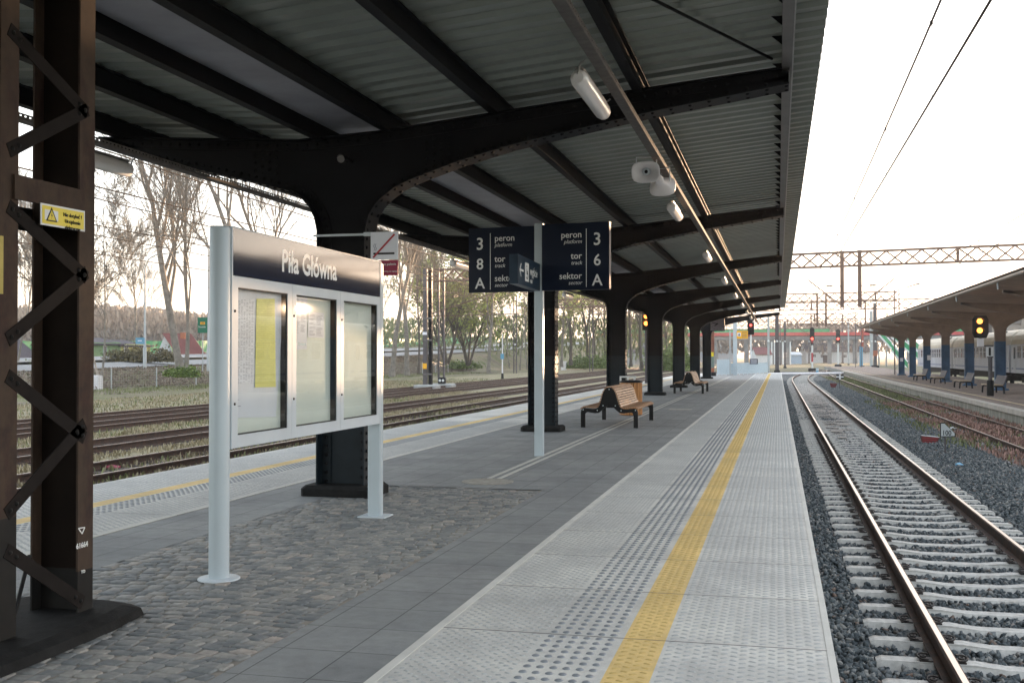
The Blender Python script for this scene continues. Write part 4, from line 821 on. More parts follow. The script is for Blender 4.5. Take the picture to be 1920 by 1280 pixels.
for i, (px, py, lit) in enumerate(((1791, 587, 1), (1711, 606, 1), (1850, 572, 0), (1744, 597, 0), (1683, 611, 0))):
    d = ray(px, py); q = Vector((0,0,HC))+d*(10.1/d.x)
    t_ = empty('ceiling_lamp', q, ['lit tube lamp nearest the amber signal under the far canopy', 'lit tube lamp farther along under the far canopy', 'unlit tube lamp at the near end under the far canopy', 'unlit tube lamp between the two lit ones under the far canopy', 'unlit tube lamp at the far end under the far canopy'][i], 'lamp', 'lamps under the far canopy')
    b = MB(); b.box(q.x-.05, q.x+.05, q.y-.65, q.y+.65, q.z-.04, q.z+.04); b.build('tube', M['tubelit'] if lit else M['plastic'], t_); b = MB(); b.box(q.x-.08, q.x+.08, q.y-.7, q.y+.7, q.z+.041, q.z+.07); b.build('housing', M['galv'], t_)
def bench2(x, y, label):
    t_ = empty('park_bench', (x, y, Z2), label, 'bench', 'benches on the far platform'); 
    for yy in (y-1.0, y+1.0):
        b = MB(); b.ribbon([(x-.62, Z2), (x-.60, Z2+.30), (x-.5, Z2+.38)], XP, yy-.06, yy+.06, .07); b.ribbon([(x+.0, Z2), (x-.02, Z2+.30), (x-.12, Z2+.38)], XP, yy-.06, yy+.06, -.07); b.box(x-.55, x-.05, yy-.06, yy+.06, Z2+.33, Z2+.40); b.build('leg', M['black'], t_)
    b = MB(); b.box(x-.66, x-.05, y-1.25, y+1.25, Z2+.405, Z2+.46); b.build('seat', mat('bench_tan_boards_%d' % int(y), (.40,.31,.22), .6), t_)
    b = MB(); b.prism([(x-.05, Z2+.43), (x+.12, Z2+.90), (x+.17, Z2+.90), (x+.0, Z2+.43)], XP, y-1.25, y+1.25); b.build('backrest', M['mastgrey'], t_)
bench2(11.0, 90, 'farthest bench with tan seat between the blue columns'); bench2(11.0, 80.3, 'second farthest bench with tan seat between the blue columns'); bench2(11.0, 69.6, 'bench with tan seat just left of the grey signal mast on the far platform'); bench2(11.0, 60.3, 'nearest tan bench on the far platform, cut by the right edge')
for x, y, z, s_, mt_, lb_ in ((11.66, 65-.2, 1.0, .0, 'whitep', ''),): pass
b = MB(); b.box(11.85, 12.15, 94.96, 94.985, 1.15, 1.55); tag(b.build('round_sign', M['horn']), 'small pinkish notice on the third blue column from the far end', 'sign'); b = MB(); b.box(11.72, 12.0, 114.2, 114.22, .95, 1.3); tag(b.build('notice_plate', M['paper']), 'small white notice on the farthest blue column', 'sign')
# ---------------------------------------------------------------- train
XT = 16.15; tn = empty('passenger_train', (17.6, 98, -.733), 'white passenger train with cream roofs standing behind the far platform', 'train')
for i, (ya, yb) in enumerate(((30.3, 56.7), (57.3, 84.3), (84.9, 111.2), (111.8, 137.9))):  # nearest car is out of view, added to block the low sun
    yc = (ya+yb)/2; b = MB(); sec = [(XT,.30),(XT,2.30),(XT+2.9,2.30),(XT+2.9,.30)]; b.prism(sec, XP, ya, yb); car = b.build('car_body', M['car'], tn)
    rp = [(XT-.01,2.30),(XT+.05,2.62),(XT+.22,2.95),(XT+.55,3.25),(XT+1.0,3.42),(XT+1.45,3.47),(XT+1.9,3.42),(XT+2.35,3.25),(XT+2.68,2.95),(XT+2.85,2.62),(XT+2.91,2.30)]
    b = MB(); b.prism(rp, XP, ya+.25, yb-.25); inn = [((x-XT-1.45)*.93+XT+1.45, (z-2.3)*.85+2.3) for x, z in rp]; n = len(rp)
    for s_, y0_, y1_ in ((-1, ya+.25, ya), (1, yb-.25, yb)):
        b.add([(x, y0_, z) for x, z in rp]+[(x, y1_, z) for x, z in inn], [(k, k+1, n+k+1, n+k) for k in range(n-1)]+[tuple(range(n, 2*n))])
    for vsm in range(len(b.sm)): b.sm[vsm] = False
    b.build('roof', M['cream'], car)
    b = MB(); b.box(XT-.008, XT-.001, ya+.3, yb-.3, .56, .66); b.build('blue_stripe', M['carblue'], car); b = MB(); b.box(XT-.03, XT-.001, ya+.1, yb-.1, 2.28, 2.33); b.build('rain_strip', M['winframe'], car)
    k = 0; y = ya+2.6
    while y < yb-2.6:
        b = MB(); b.box(XT-.012, XT-.002, y, y+1.1, 1.33, 2.20); w_ = b.build('window', M['winframe'], car); b = MB(); b.box(XT-.020, XT-.0125, y+.06, y+1.04, 1.37, 1.78); b.box(XT-.020, XT-.0125, y+.06, y+1.04, 1.84, 2.15); b.build('pane', M['winglass'], w_); y += 1.62; k += 1
    for yy in (ya+.9, yb-1.7): b = MB(); b.box(XT-.014, XT-.002, yy, yy+.8, .36, 2.24); d_ = b.build('door', M['car'], car); b = MB(); b.box(XT-.022, XT-.0145, yy+.12, yy+.68, 1.3, 2.1); b.build('pane', M['winglass'], d_)
    for yy in (ya+4.0, yb-4.0):
        b = MB(); b.box(XT+.25, XT+2.6, yy-1.7, yy+1.7, -.35, .05); bg_ = b.build('bogie', M['under'], tn)
        for dy in (-1.25, 1.25): b = MB(); b.tube([(XT+.65, yy+dy, -.29), (XT+.78, yy+dy, -.29)], .46, 20); b.build('wheel', M['under'], bg_)
    b = MB(); b.box(XT+.3, XT+2.5, ya+7, yb-7, -.2, .28); b.build('underframe', M['under'], tn)
    if i < 3: b = MB(); b.box(XT+.5, XT+2.4, yb, yb+.6, .3, 2.5); b.build('gangway', M['under'], tn)
    for yy in (ya+4, yb-5): b = MB(); b.lathe((XT+.55, yy, 3.22), [(.16,0),(.14,.09),(.0001,.11)], 10, (-.5,0,.85)); b.build('roof_vent', M['under'], car)
track2('railway_track', XT+1.45, 1.5, 200, RM2, 'railway track under the white train behind the far platform', n=40, y0=50)
# ---------------------------------------------------------------- signals
def signal(base, htop, heads, label, mastm='whitep', s=1.0, face=-1, banded=False, box=True, hw=.42, hh=1.25, zc=None):
    t_ = empty('railway_signal', base, label, 'signal', 'railway colour light signals'); x, y, z = base
    b = MB(); 
    if banded:
        k = 0; zz = z+.1
        while zz < htop-hh: b.mi = k % 2; b.cyl(x, y, zz, min(zz+.7*s, htop-hh), .075*s, 10); zz += .7*s; k += 1
    else: b.cyl(x, y, z, htop-hh+.1, .075*s, 10)
    b.build('mast', [M['whitep'], M['red']] if mastm == 'whitep' else [M[mastm]], t_)
    b = MB(); b.bev(x-.3*s, x+.3*s, y-.3*s, y+.3*s, z, z+.25*s, .05*s); b.build('base', M['black'], t_)
    b = MB(); b.prism([(x-hw/2, htop-hh), (x+hw/2, htop-hh), (x+hw/2, htop-.12*s), (x+hw*.3, htop), (x-hw*.3, htop), (x-hw/2, htop-.12*s)], XP, y-.12, y+.12); hd = b.build('signal_head', M['black'], t_)
    for dz, mm in heads:
        c_ = (x, y-.13, htop-dz); b = MB(); b.lathe(c_, [(.105*s, 0), (.09*s, .01), (.0001, .02)], 16, (0,-1,0)); b.build('lens', M[mm], hd)
        b = MB(); vs = []; n = 10
        for w in (0, .25*s):
            for k in range(n+1): a = pi*k/n-.15+.3*k/n*0; vs.append((x+.135*s*cos(a), y-.125-w, htop-dz+.135*s*sin(a)))
        b.add(vs, [(k, k+1, n+2+k, n+1+k) for k in range(n)]); b.build('hood', M['black'], hd)
    return t_
R_L = 'redlamp'; A_L = 'amberlamp'
q = pg(1523, 696, -.93); signal(q, pd(1523, 614, dep(q)).z, [(.95, 'winglass'), (2.1, R_L), (3.2, 'winglass')] if False else [(.8, 'winglass'), (1.75, R_L), (2.6, 'winglass')], 'red lit signal on a red and white mast left of the white house', s=2.0, banded=True, hw=1.0*dep(q)/160*.66, hh=3.35*.6)
q = pg(1571.5, 688, -.93); signal(q, pd(1571, 617, dep(q)).z, [(1.0, 'winglass'), (2.1, R_L), (3.0, 'winglass')], 'red lit signal on a pale mast in front of the white house', s=2.4, hw=.9, hh=3.0)
q = pd(1408, 690, 93); q.z = -.4; signal(q, pd(1408, 588, 93).z, [(.30, 'winglass'), (.98, R_L), (1.5, 'winglass')], 'red lit signal with dark head above the white end fence, under the canopy end', s=1.0, hw=.55, hh=1.8)
q = pg(1212, 700, -.93); D_s = 60; q = pd(1212, 730, D_s); q.z = -.93; q = Vector((q.x, q.y, -.93)); tz = pd(1212, 583, D_s).z
signal(q, tz, [(.30, A_L), (.68, A_L)], 'signal showing two amber lights at the left, between the third and fourth columns', mastm='mastgrey', s=1.15, hw=.42, hh=1.05)
q = pg(1857, 742, Z2); D_s = dep(q); t_ = empty('railway_signal', q, 'signal with two amber lights on a grey mast in front of the blue columns', 'signal', 'railway colour light signals')
b = MB(); b.cyl(q.x, q.y, Z2, Z2+.75, .16, 12); b.build('base', M['black'], t_); b = MB(); b.cyl(q.x, q.y, Z2+.75, pd(1857, 650, D_s).z, .095, 12); b.build('mast', M['mastgrey'], t_)
h1 = pd(1838, 610, D_s); b = MB(); a0 = pd(1857, 648, D_s); b.box(h1.x-.1, a0.x+.1, h1.y-.06, h1.y+.06, a0.z-.06, a0.z+.03); b.box(h1.x-.05, h1.x+.05, h1.y-.05, h1.y+.05, a0.z, h1.z-.55); b.build('bracket_arm', M['mastgrey'], t_)
b = MB(); b.box(h1.x-.14, h1.x+.14, h1.y-.1, h1.y+.06, h1.z-1.0, h1.z-.62); b.build('number_plate', M['horn'], t_)
b = MB(); w = .36; b.prism([(h1.x-w, h1.z-.38), (h1.x-w+.1, h1.z-.60), (h1.x+w-.1, h1.z-.60), (h1.x+w, h1.z-.38), (h1.x+w, h1.z+.28), (h1.x+w-.1, h1.z+.46), (h1.x-w+.1, h1.z+.46), (h1.x-w, h1.z+.28)], XP, h1.y-.05, h1.y); hd = b.build('backing_board', M['black'], t_)
for dz in (.20, -.24):
    b = MB(); b.lathe((h1.x-.03, h1.y-.051, h1.z+dz), [(.13, 0), (.11, .012), (.0001, .02)], 16, (0,-1,0)); b.build('lens', M[A_L], hd)
    b = MB(); vs = []; n = 10
    for w in (0, .22):
        for k in range(n+1): a = pi*k/n; vs.append((h1.x-.03+.16*cos(a), h1.y-.051-w, h1.z+dz+.16*sin(a)))
    b.add(vs, [(k, k+1, n+2+k, n+1+k) for k in range(n)]); b.build('hood', M['black'], hd)
A = pd(1849, 650, D_s-.3); B_ = pd(1862, 668, D_s-.3); wp = empty('marker_board', (A+B_)/2, 'white square board with a black upright bar on the grey signal mast', 'sign'); b = MB(); b.box(A.x, B_.x, A.y, A.y+.02, B_.z, A.z); b.build('board', M['whitep'], wp); b = MB(); c_ = (A+B_)/2; b.box(c_.x-.05, c_.x+.05, A.y-.006, A.y-.001, c_.z-.19, c_.z+.19); b.build('black_bar', M['black'], wp)
# speed and marker boards by the tracks
def board_post(p, z0, m='mastgrey', r=.02): b = MB(); b.cyl(p.x, p.y, -.94, z0, r, 8); return b
A = pg(1772.5, 852, -.93); D_b = dep(A); q = [pd(x, y, D_b) for x, y in ((1763, 819), (1791, 818), (1791, 812), (1770, 792), (1763, 792))]; sp = empty('speed_sign', A, 'small white trackside sign with a cut corner reading 100', 'sign'); board_post(A, q[0].z).build('post', M['mastgrey'], sp)
Yb = A.y-.02; b = MB(); P = [(v.x, v.z) for v in q]; b.prism(P, XP, Yb, Yb+.02); b.build('border', M['black'], sp); cx0 = sum(p[0] for p in P)/5; cz0 = sum(p[1] for p in P)/5; b = MB(); b.prism([(cx0+(x-cx0)*.88, cz0+(z-cz0)*.88) for x, z in P], XP, Yb-.004, Yb-.001); b.build('face', M['pale'], sp)
text('100', .175, M['black'], sp, (q[0].x+.045, Yb-.006, q[0].z+.045), (1,0,0), (0,0,1), bold=.016, sx=.82)
A = pg(1744, 833, -.93); D_b = dep(A); q = [pd(x, y, D_b) for x, y in ((1729, 817), (1761, 820), (1757, 829), (1751, 832), (1736, 832), (1729, 828))]; rb_ = empty('red_marker', A, 'dark red ribbed wedge-shaped marker on the ballast left of the 100 sign', 'track marker'); b = MB(); b.prism([(v.x, v.z) for v in q], XP, A.y, A.y+.25); b.build('body', M['roofred'], rb_)
b = MB()
for k in range(3): y_ = 820.5+k*3.6; u = pd(1730, y_, D_b); v = pd(1758-k*1.5, y_+.8, D_b); b.bar((u.x, A.y-.008, u.z), (v.x, A.y-.008, v.z), .012, .02, (0,1,0))
b.build('ribs', M['red'], rb_); b = MB(); u, v = pd(1729, 816.8, D_b), pd(1761, 819.6, D_b); b.prism([(u.x, u.z), (v.x, v.z), (v.x, v.z+.008), (u.x, u.z+.008)], XP, A.y-.01, A.y+.26); b.build('top_edge', M['pale'], rb_)
A = pg(1574.5, 729, -.93); D_b = dep(A); cs = empty('cross_marker', A, 'black board with a white cross on a thin post between the tracks', 'sign'); u, v = pd(1568, 702, D_b), pd(1581.5, 710.5, D_b); board_post(A, v.z+.05, r=.03).build('post', M['mastgrey'], cs); b = MB(); b.box(u.x, v.x, A.y-.05, A.y-.03, v.z, u.z); b.build('board', M['black'], cs); b = MB(); mx_, mz_ = (u.x+v.x)/2, (u.z+v.z)/2; b.box(u.x, v.x, A.y-.06, A.y-.051, mz_-.05, mz_+.05); b.box(mx_-.06, mx_+.06, A.y-.0605, A.y-.051, v.z-.03, u.z+.05); b.build('white_cross', M['whitep'], cs)
A = pg(1563, 727, -.93); D_b = dep(A); b = MB(); u, v = pd(1556, 718, D_b), pd(1570, 727, D_b); b.prism([(u.x, u.z), (v.x, u.z-.02), (v.x-.15, v.z+.02), (u.x+.1, v.z+.02)], XP, A.y, A.y+.25); tag(b.build('red_marker', M['roofred']), 'dark red wedge-shaped marker beside the black board with a white cross', 'track marker')
A = pg(1532.5, 703, -.93); D_b = dep(A); b = MB(); b.cyl(A.x, A.y, -.94, pd(1532, 690, D_b).z, .17, 10); b.mi = 1; b.cyl(A.x, A.y, -.3, -.15, .18, 10); tag(b.build('blue_post', [M['bluesign'], M['whitep']]), 'short blue post beside the white pipe across the tracks', 'post')
A = pd(1441, 699.8, 97); B_ = pd(1592, 699, 112); A.z = -.62; B_.z = -.62; A = pg(1440, 701, -.7); B_ = pg(1594, 699.5, -.7); b = MB(); b.tube([A, B_], .16, 10); tag(b.build('white_pipe', M['horn']), 'white pipe lying across the tracks past the platform end', 'pipe')
b = MB(); b.box(-1, 0, 0, 1, 0, 1)
# litter
def litter(px, py, m, label, w=.16, z=-.92):
    A = pg(px, py, z); rr = random.Random(int(px)); n = 7; P = [(A.x+w*cos(2*pi*k/n)*rr.uniform(.5, 1.1), A.y+w*1.2*sin(2*pi*k/n)*rr.uniform(.5, 1.1)) for k in range(n)]; b = MB(); b.add([(x, y, A.z+.02+rr.uniform(0, .05)) for x, y in P]+[(x, y, A.z+.0) for x, y in P]+[(A.x, A.y, A.z+.09)], [(k, (k+1) % n, 2*n) for k in range(n)]+[(n+k, n+(k+1) % n, (k+1) % n, k) for k in range(n)]); return tag(b.build('litter', m), label, 'litter')
litter(1799, 874, M['bluesign'], 'crumpled bright blue wrapper on the ballast'); litter(1915, 811, M['whitep'], 'crumpled white litter beside the rusty siding at the right edge'); litter(1786, 805, M['whitep'], 'scrap of white litter behind the 100 sign'); litter(210, 878, M['crimson'], 'crumpled pinkish wrapper between the rails at the left', .2)
# ---------------------------------------------------------------- overhead line portals and wires
def truss(A, B_, h, step, parent, w=.09, name='lattice_beam'):
    A = Vector(A); B_ = Vector(B_); d = (B_-A); L_ = d.length; d.normalize(); up = Vector((0,0,h)); b = MB(); off = Vector((-d.y, d.x, 0)).normalized()*.30
    for o_ in (off, -off):
        b.bar(A+o_, B_+o_, w, w); b.bar(A+up+o_, B_+up+o_, w, w); n = max(2, int(L_/step))
        for k in range(n):
            p, q = A+d*(L_*k/n), A+d*(L_*(k+1)/n)
            if o_ is off: b.bar(p+o_, q+up+o_, w*1.05, w*1.05); b.bar(q+o_*1.01, p+up+o_*1.01, w*1.05, w*1.05)
            if k % 12 == 0: b.bar(p+o_*1.02, p+up+o_*1.02, w*1.2, w*1.2)
    return b.build(name, M['gantry'], parent)
def mast_lat(p, ztop, parent, w=.45, name='mast', m='mastgrey', zb=-.94):
    x, y = p[0], p[1]; b = MB()
    for dx in (-1, 1): b.box(x+dx*w/2-.05, x+dx*w/2+.05, y-.12, y+.12, zb, ztop)
    k = 0; z = zb+.2
    while z < ztop-w*2: s_ = 1 if k % 2 else -1; b.bar((x-s_*w/2, y-.125, z), (x+s_*w/2, y-.125, z+w*1.7), .02, .05, (0,1,0)); z += w*1.7; k += 1
    return b.build(name, M[m], parent)
def cantilever(p, parent, L_=2.4, s=1):
    p = Vector(p); b = MB(); b.bar(p, p+Vector((s*L_, 0, 1.7)), .07, .07); b.bar(p+Vector((0,0,1.25)), p+Vector((s*L_*.62, 0, 1.3)), .04, .04); o = b.build('cantilever_arm', M['gantry'], parent)
    b = MB(); q = p+Vector((s*L_*.30, 0, 1.27))
    for k in range(4): b.lathe(q+Vector((s*.09*k, 0, 0)), [(.07, -.03), (.07, .03)], 8, (1,0,0))
    b.build('insulator', M['black'], o)
G1A, G1B = Vector((-26.1, 80.1, 7.2)), Vector((30, 66, 7.2))
g1 = empty('overhead_line_portal', (-25, 79.8, -.93), 'nearest lattice portal spanning all tracks, with hanging posts', 'overhead line portal', 'lattice portals over the tracks')
truss(G1A, G1B, .88, 1.05, g1); at = lambda x: G1A.lerp(G1B, (x-G1A.x)/(G1B.x-G1A.x)); mast_lat((-25.0, 79.9), 8.2, g1, .42); b = MB(); b.bev(-26, -24, 79.2, 80.6, -.95, -.60, .1); b.build('foundation', M['concrete'], g1)
for x, s_ in ((3.95, -1), (5.0, 1)):
    p = at(x); b = MB(); b.box(p.x-.12, p.x+.12, p.y-.42, p.y-.30, 4.55, 8.15); b.build('hanging_post', M['gantry'], g1); cantilever((p.x, p.y-.4, 4.65), g1, 2.1, s_)
for x, s_ in ((-17.6, 1), (-9.8, 1)): p = at(x); b = MB(); b.box(p.x-.1, p.x+.1, p.y-.4, p.y-.3, 4.7, 7.2); b.build('hanging_post', M['gantry'], g1); cantilever((p.x, p.y-.4, 4.75), g1, 2.6, s_)
GL = [(118, 568, 550, 1672, -27, 'second lattice portal, ending at a mast with a lamp by the far canopy'), (150, 582, 564, 1760, -27, 'third lattice portal back over the tracks'), (185, 603, 588, 1605, -27, 'fourth lattice portal back, ending at a broad lattice mast'), (225, 610, 598, 1800, -30, 'fifth lattice portal back over the station throat'), (270, 617, 606, 1700, -30, 'farthest lattice portal, just in front of the bridge')]
for D, yb, yt, xr, xl, lb_ in GL:
    A = pd(1476, yb, D); d = Vector((1, -.22, 0)).normalized(); R0 = pd(xr, yb, D); zz = A.z; h = (yb-yt)*D/FPX*.92; k = (R0.x-A.x)/d.x; Bp = A+d*k; Bp.z = zz; k2 = (xl-A.x)/d.x; Ap = A+d*k2; Ap.z = zz
    g_ = empty('overhead_line_portal', (Ap.x, Ap.y, -.93), lb_, 'overhead line portal', 'lattice portals over the tracks'); truss(Ap, Bp, h, h*1.1, g_, .09 if D < 130 else .10)
    mast_lat((Ap.x, Ap.y), zz+h, g_, .45); mast_lat((Bp.x, Bp.y), zz+h+.2, g_, .45 if D < 170 else .9)
    for px, s_ in ((1531, 1), (1547, -1)) if D == 118 else (((1617, -1),) if D == 150 else ((1520, -1), (1655, 1))):
        p = pd(px, yb, D); kk = (p.x-A.x)/d.x; p = A+d*kk; b = MB(); b.box(p.x-.1, p.x+.1, p.y-.4, p.y-.28, zz-2.6, zz+h); b.build('hanging_post', M['gantry'], g_); cantilever((p.x, p.y-.35, zz-2.5), g_, 2.3, s_)
    if D == 118:
        p = Vector((Bp.x, Bp.y, zz+h)); b = MB(); b.bar(p+Vector((0,0,.1)), p+Vector((1.1,-.3,.45)), .05, .05); b.bar(p+Vector((1.0,-.3,.42)), p+Vector((2.2,-.5,.80)), .28, .10); b.build('floodlight', M['mastgrey'], g_)
def wires(x, zc, zm, y0, y1, label, spans=(8, 74, 118, 165)):
    t_ = empty('overhead_wires', (x, y0, zc), label, 'overhead wires', 'overhead contact lines'); b = MB(); b.tube([(x, y0, zc), (x, y1, zc)], .015, 5); b.build('contact_wire', M['wire'], t_)
    b = MB(); pts = []; sp_ = (y0-20,)+tuple(spans); 
    for a, c in zip(sp_, sp_[1:]):
        for k in range(8): u = k/8; pts.append((x, a+(c-a)*u, zm-.45*4*u*(1-u)))
    b.tube(pts, .015, 5); b.build('messenger_wire', M['wire'], t_)
    def zmz(y):
        for a, c in zip(sp_, sp_[1:]):
            if a <= y <= c: u = (y-a)/(c-a); return zm-.45*4*u*(1-u)
        return zm
    for y in (9.5, 15.2, 21.5, 30, 38.6, 50, 62): b = MB(); b.tube([(x, y, zc), (x, y, zmz(y))], .005, 4); b.lathe((x, y, zmz(y)-.03), [(.02, 0), (.02, .05)], 6); b.build('dropper', M['wire'], t_)
wires(1.97, 4.87, 6.05, 0, 150, 'overhead wires above the track beside the platform'); wires(6.45, 4.87, 5.75, 0, 150, 'overhead wires above the rusty siding at the right')
for x, z in ((-9.5, 4.87), (-13.2, 4.87), (-17.1, 4.87), (-21.9, 4.87)): wires(x, z, 5.9, 0, 200, 'overhead wires above the %s track left of the platform' % {-9.5: 'hidden', -13.2: 'nearest', -17.1: 'second', -21.9: 'third'}[x])
for i, (x, z) in enumerate(((-31, 9.2), (-31, 8.1), (-33.5, 7.0), (-35.5, 10.2), (-36, 6.2))): b = MB(); b.tube([(x, -5+k*30, z-.9*(4*((k % 2)/2)*(1-(k % 2)/2))) for k in range(9)], .011, 4); tag(b.build('power_line', M['wire']), ['lower', 'middle', 'outer', 'highest', 'lowest outer'][i]+' thin cable crossing the sky behind the bare trees at the left', 'cable', 'cables at the left')
# other masts on the left and beyond the platform
q = pg(803, 729, -.93); lmx = empty('catenary_mast', q, 'tall twin channel mast on a concrete block, seen between board and platform sign', 'mast', 'masts beside the tracks'); b = MB(); k = dep(q)/FPX
b.box(q.x-.36, q.x-.08, q.y-.15, q.y+.15, -.6, pd(803, 503, dep(q)).z); b.build('channel', M['mastgrey'], lmx); b = MB(); b.box(q.x+.05, q.x+.30, q.y-.15, q.y+.15, -.6, pd(803, 503, dep(q)).z); b.build('channel', M['steel'], lmx); b = MB(); b.bev(q.x-.95, q.x+.75, q.y-.7, q.y+.7, -.95, -.62, .08); b.build('foundation', M['concrete'], lmx)
for z in (.1, 2.6, 4.2): b = MB(); b.box(q.x-.38, q.x+.32, q.y-.17, q.y-.16, z, z+.12); b.build('batten', M['fascia'], lmx)
b = MB(); b.box(q.x-.38, q.x-.06, q.y-.19, q.y-.171, .55, .95); b.build('orange_plate', M['amber'], lmx); b = MB(); b.box(q.x-.38, q.x-.05, q.y-.19, q.y-.171, 3.05, 3.25); b.build('number_plate', M['paper'], lmx)
cantilever((q.x+.3, q.y, 4.6), lmx, 5.5, 1); b = MB(); b.bar((q.x, q.y, 4.4), (q.x+7, q.y-1, 4.5), .05, .05); b.build('arm', M['gantry'], lmx)
for (px, yt, yb, lb_, m_) in ((966, 556, 700, 'lattice mast seen just left of the platform sign pole', 'mastgrey'), (1170, 562, 722, 'slim lattice mast seen between the third and fourth canopy columns', 'mastgrey')):
    q = pg(px, yb, -.93); t_ = empty('lattice_post', q, lb_, 'mast', 'masts beside the tracks'); mast_lat(q, pd(px, yt, dep(q)).z, t_, .38, 'mast', m_)
FM = [(1457, 590, 698, .55, 'mastgrey', 'broad dark lattice mast right past the platform end', 0), (1641, 568, 691, .65, 'mastgrey', 'dark mast with an orange band near the far end of the right canopy', 2), (1634, 583, 691, .55, 'pale', 'pale grey concrete mast next to the one with an orange band', 0), (1555, 618, 680, 1.2, 'umber', 'brown bridge-side mast in front of the left part of the white house', 0), (1580, 589, 681, .6, 'mastgrey', 'grey mast in front of the middle of the white house', 0), (1591, 600, 684, .35, 'pale', 'thin pale mast in front of the white house', 0), (1617, 611, 688, .55, 'rustp', 'mast painted red above and blue below', 1), (1484, 618, 680, .6, 'steel', 'dark thin mast just left of the curving track', 0), (1490, 640, 678, .5, 'bluepaint', 'short blue-black mast behind the curving track', 0), (1441, 588, 702, .28, 'pale', 'pale thin mast at the right end of the white fence', 0), (1472, 602, 690, .4, 'mastgrey', 'slender dark mast under the bridge edge', 0), (1517, 636, 681, .5, 'mastgrey', 'grey mast at the left corner of the white house', 0), (1463, 600, 684, .3, 'mastgrey', 'thin dark mast behind the broad one past the platform end', 0), (1500, 600, 672, .3, 'gantry', 'thin brown mast left of the red and white signal', 0)]
M['rustp'] = mat('faded_red_paint', (.35,.08,.05), .7)
for px, yt, yb, w, m_, lb_, sp_ in FM:
    q = pg(px, yb, -.93); D = dep(q); t_ = empty('track_mast', q, lb_, 'mast', 'masts beyond the platform end'); zt_ = pd(px, yt, D).z; b = MB(); zs = pd(px, 650, D).z if sp_ == 1 else -.94; b.box(q.x-w/2, q.x+w/2, q.y-w/3, q.y+w/3, zs, zt_); b.build('shaft', M[m_], t_)
    if sp_ == 1: b = MB(); b.box(q.x-w/2-.3, q.x+w/2-.2, q.y-w/3, q.y+w/3, -.94, zs); b.build('blue_part', M['bluesign'], t_)
    if sp_ == 2: b = MB(); b.box(q.x-w/2-.1, q.x+w/2+.1, q.y-w/3-.1, q.y+w/3, pd(px, 667, D).z, pd(px, 657, D).z); b.build('orange_band', M['brick'], t_); b = MB(); b.box(q.x-.7, q.x+.7, q.y-.4, q.y+.4, -.94, -.3); b.build('base', M['black'], t_)
    b = MB(); b.lathe((q.x, q.y-w, pd(px, 640 if yt < 640 else 655, D).z), [(.0001,-.2),(.22,0),(.0001,.2)], 8); b.build('insulator', M['whitep'], t_)
    b = MB(); b.bev(q.x-w*.8, q.x+w*.8, q.y-w*.8, q.y+w*.8, -.94, -.6, .1); b.build('base_block', M['concdark'], t_)
# lamp posts near the platform end
for px, yt, yb, D, w, lb_, m_ in ((1378.5, 604, 705, 86, .30, 'thick grey-blue mast rising behind the white end fence', 'alu'), (1369, 620, 707, 84, .10, 'thin pale post left of the thick grey-blue mast', 'pale')):
    q = pd(px, yb, D); q.z = 0; b = MB(); b.box(q.x-w/2, q.x+w/2, q.y-w/2, q.y+w/2, 0, pd(px, yt, D).z); tag(b.build('steel_post', M[m_]), lb_, 'post', 'posts at the platform end')
q = pd(1335, 703, 82); rm = empty('rusty_mast', (q.x, q.y, 0), 'rusty mast with a yellow plate, just right of the last visible canopy column', 'mast'); b = MB(); b.box(q.x-.17, q.x+.17, q.y-.15, q.y+.15, 1.55, 3.7); b.build('shaft', mat('flaking_red_brown_paint', (.20,.075,.045), .7, 0, .5, 3), rm); b = MB(); b.box(q.x-.172, q.x+.172, q.y-.152, q.y+.152, .6, 1.55); b.build('green_part', mat('grey_green_paint', (.14,.19,.17), .7), rm); b = MB(); b.box(q.x-.17, q.x+.17, q.y-.15, q.y+.15, .12, .6); b.build('lower_part', M['brick'], rm); b = MB(); b.bev(q.x-.3, q.x+.3, q.y-.3, q.y+.3, 0, .3, .05); b.build('base', M['black'], rm); b = MB(); b.box(q.x-.14, q.x+.14, q.y-.175, q.y-.16, 1.45, 1.78); b.build('yellow_plate', M['yellow'], rm)
q1, q2 = pd(1381.5, 635, 86), pd(1402.5, 620, 86); ys_ = empty('warning_board', q1, 'amber yellow warning board with a triangle and lines of text above the end fence', 'sign'); b = MB(); b.box(q1.x, q2.x, q1.y-.2, q1.y-.17, q1.z, q2.z); b.build('board', M['amber'], ys_)
b = MB(); cz_ = (q1.z+q2.z)/2; b.box(q1.x+.06, q1.x+.32, q1.y-.204, q1.y-.201, cz_-.12, cz_+.16); b.build('pictogram_field', M['paper'], ys_); b = MB(); b.prism([(q1.x+.09, cz_-.08), (q1.x+.29, cz_-.08), (q1.x+.19, cz_+.13)], XP, q1.y-.209, q1.y-.205); b.build('triangle', M['fascia'], ys_); b = MB()
for k in range(5): b.box(q1.x+.40, q2.x-.08, q1.y-.204, q1.y-.201, q1.z+.08+k*.105, q1.z+.115+k*.105)
b.build('text_lines', M['fascia'], ys_)
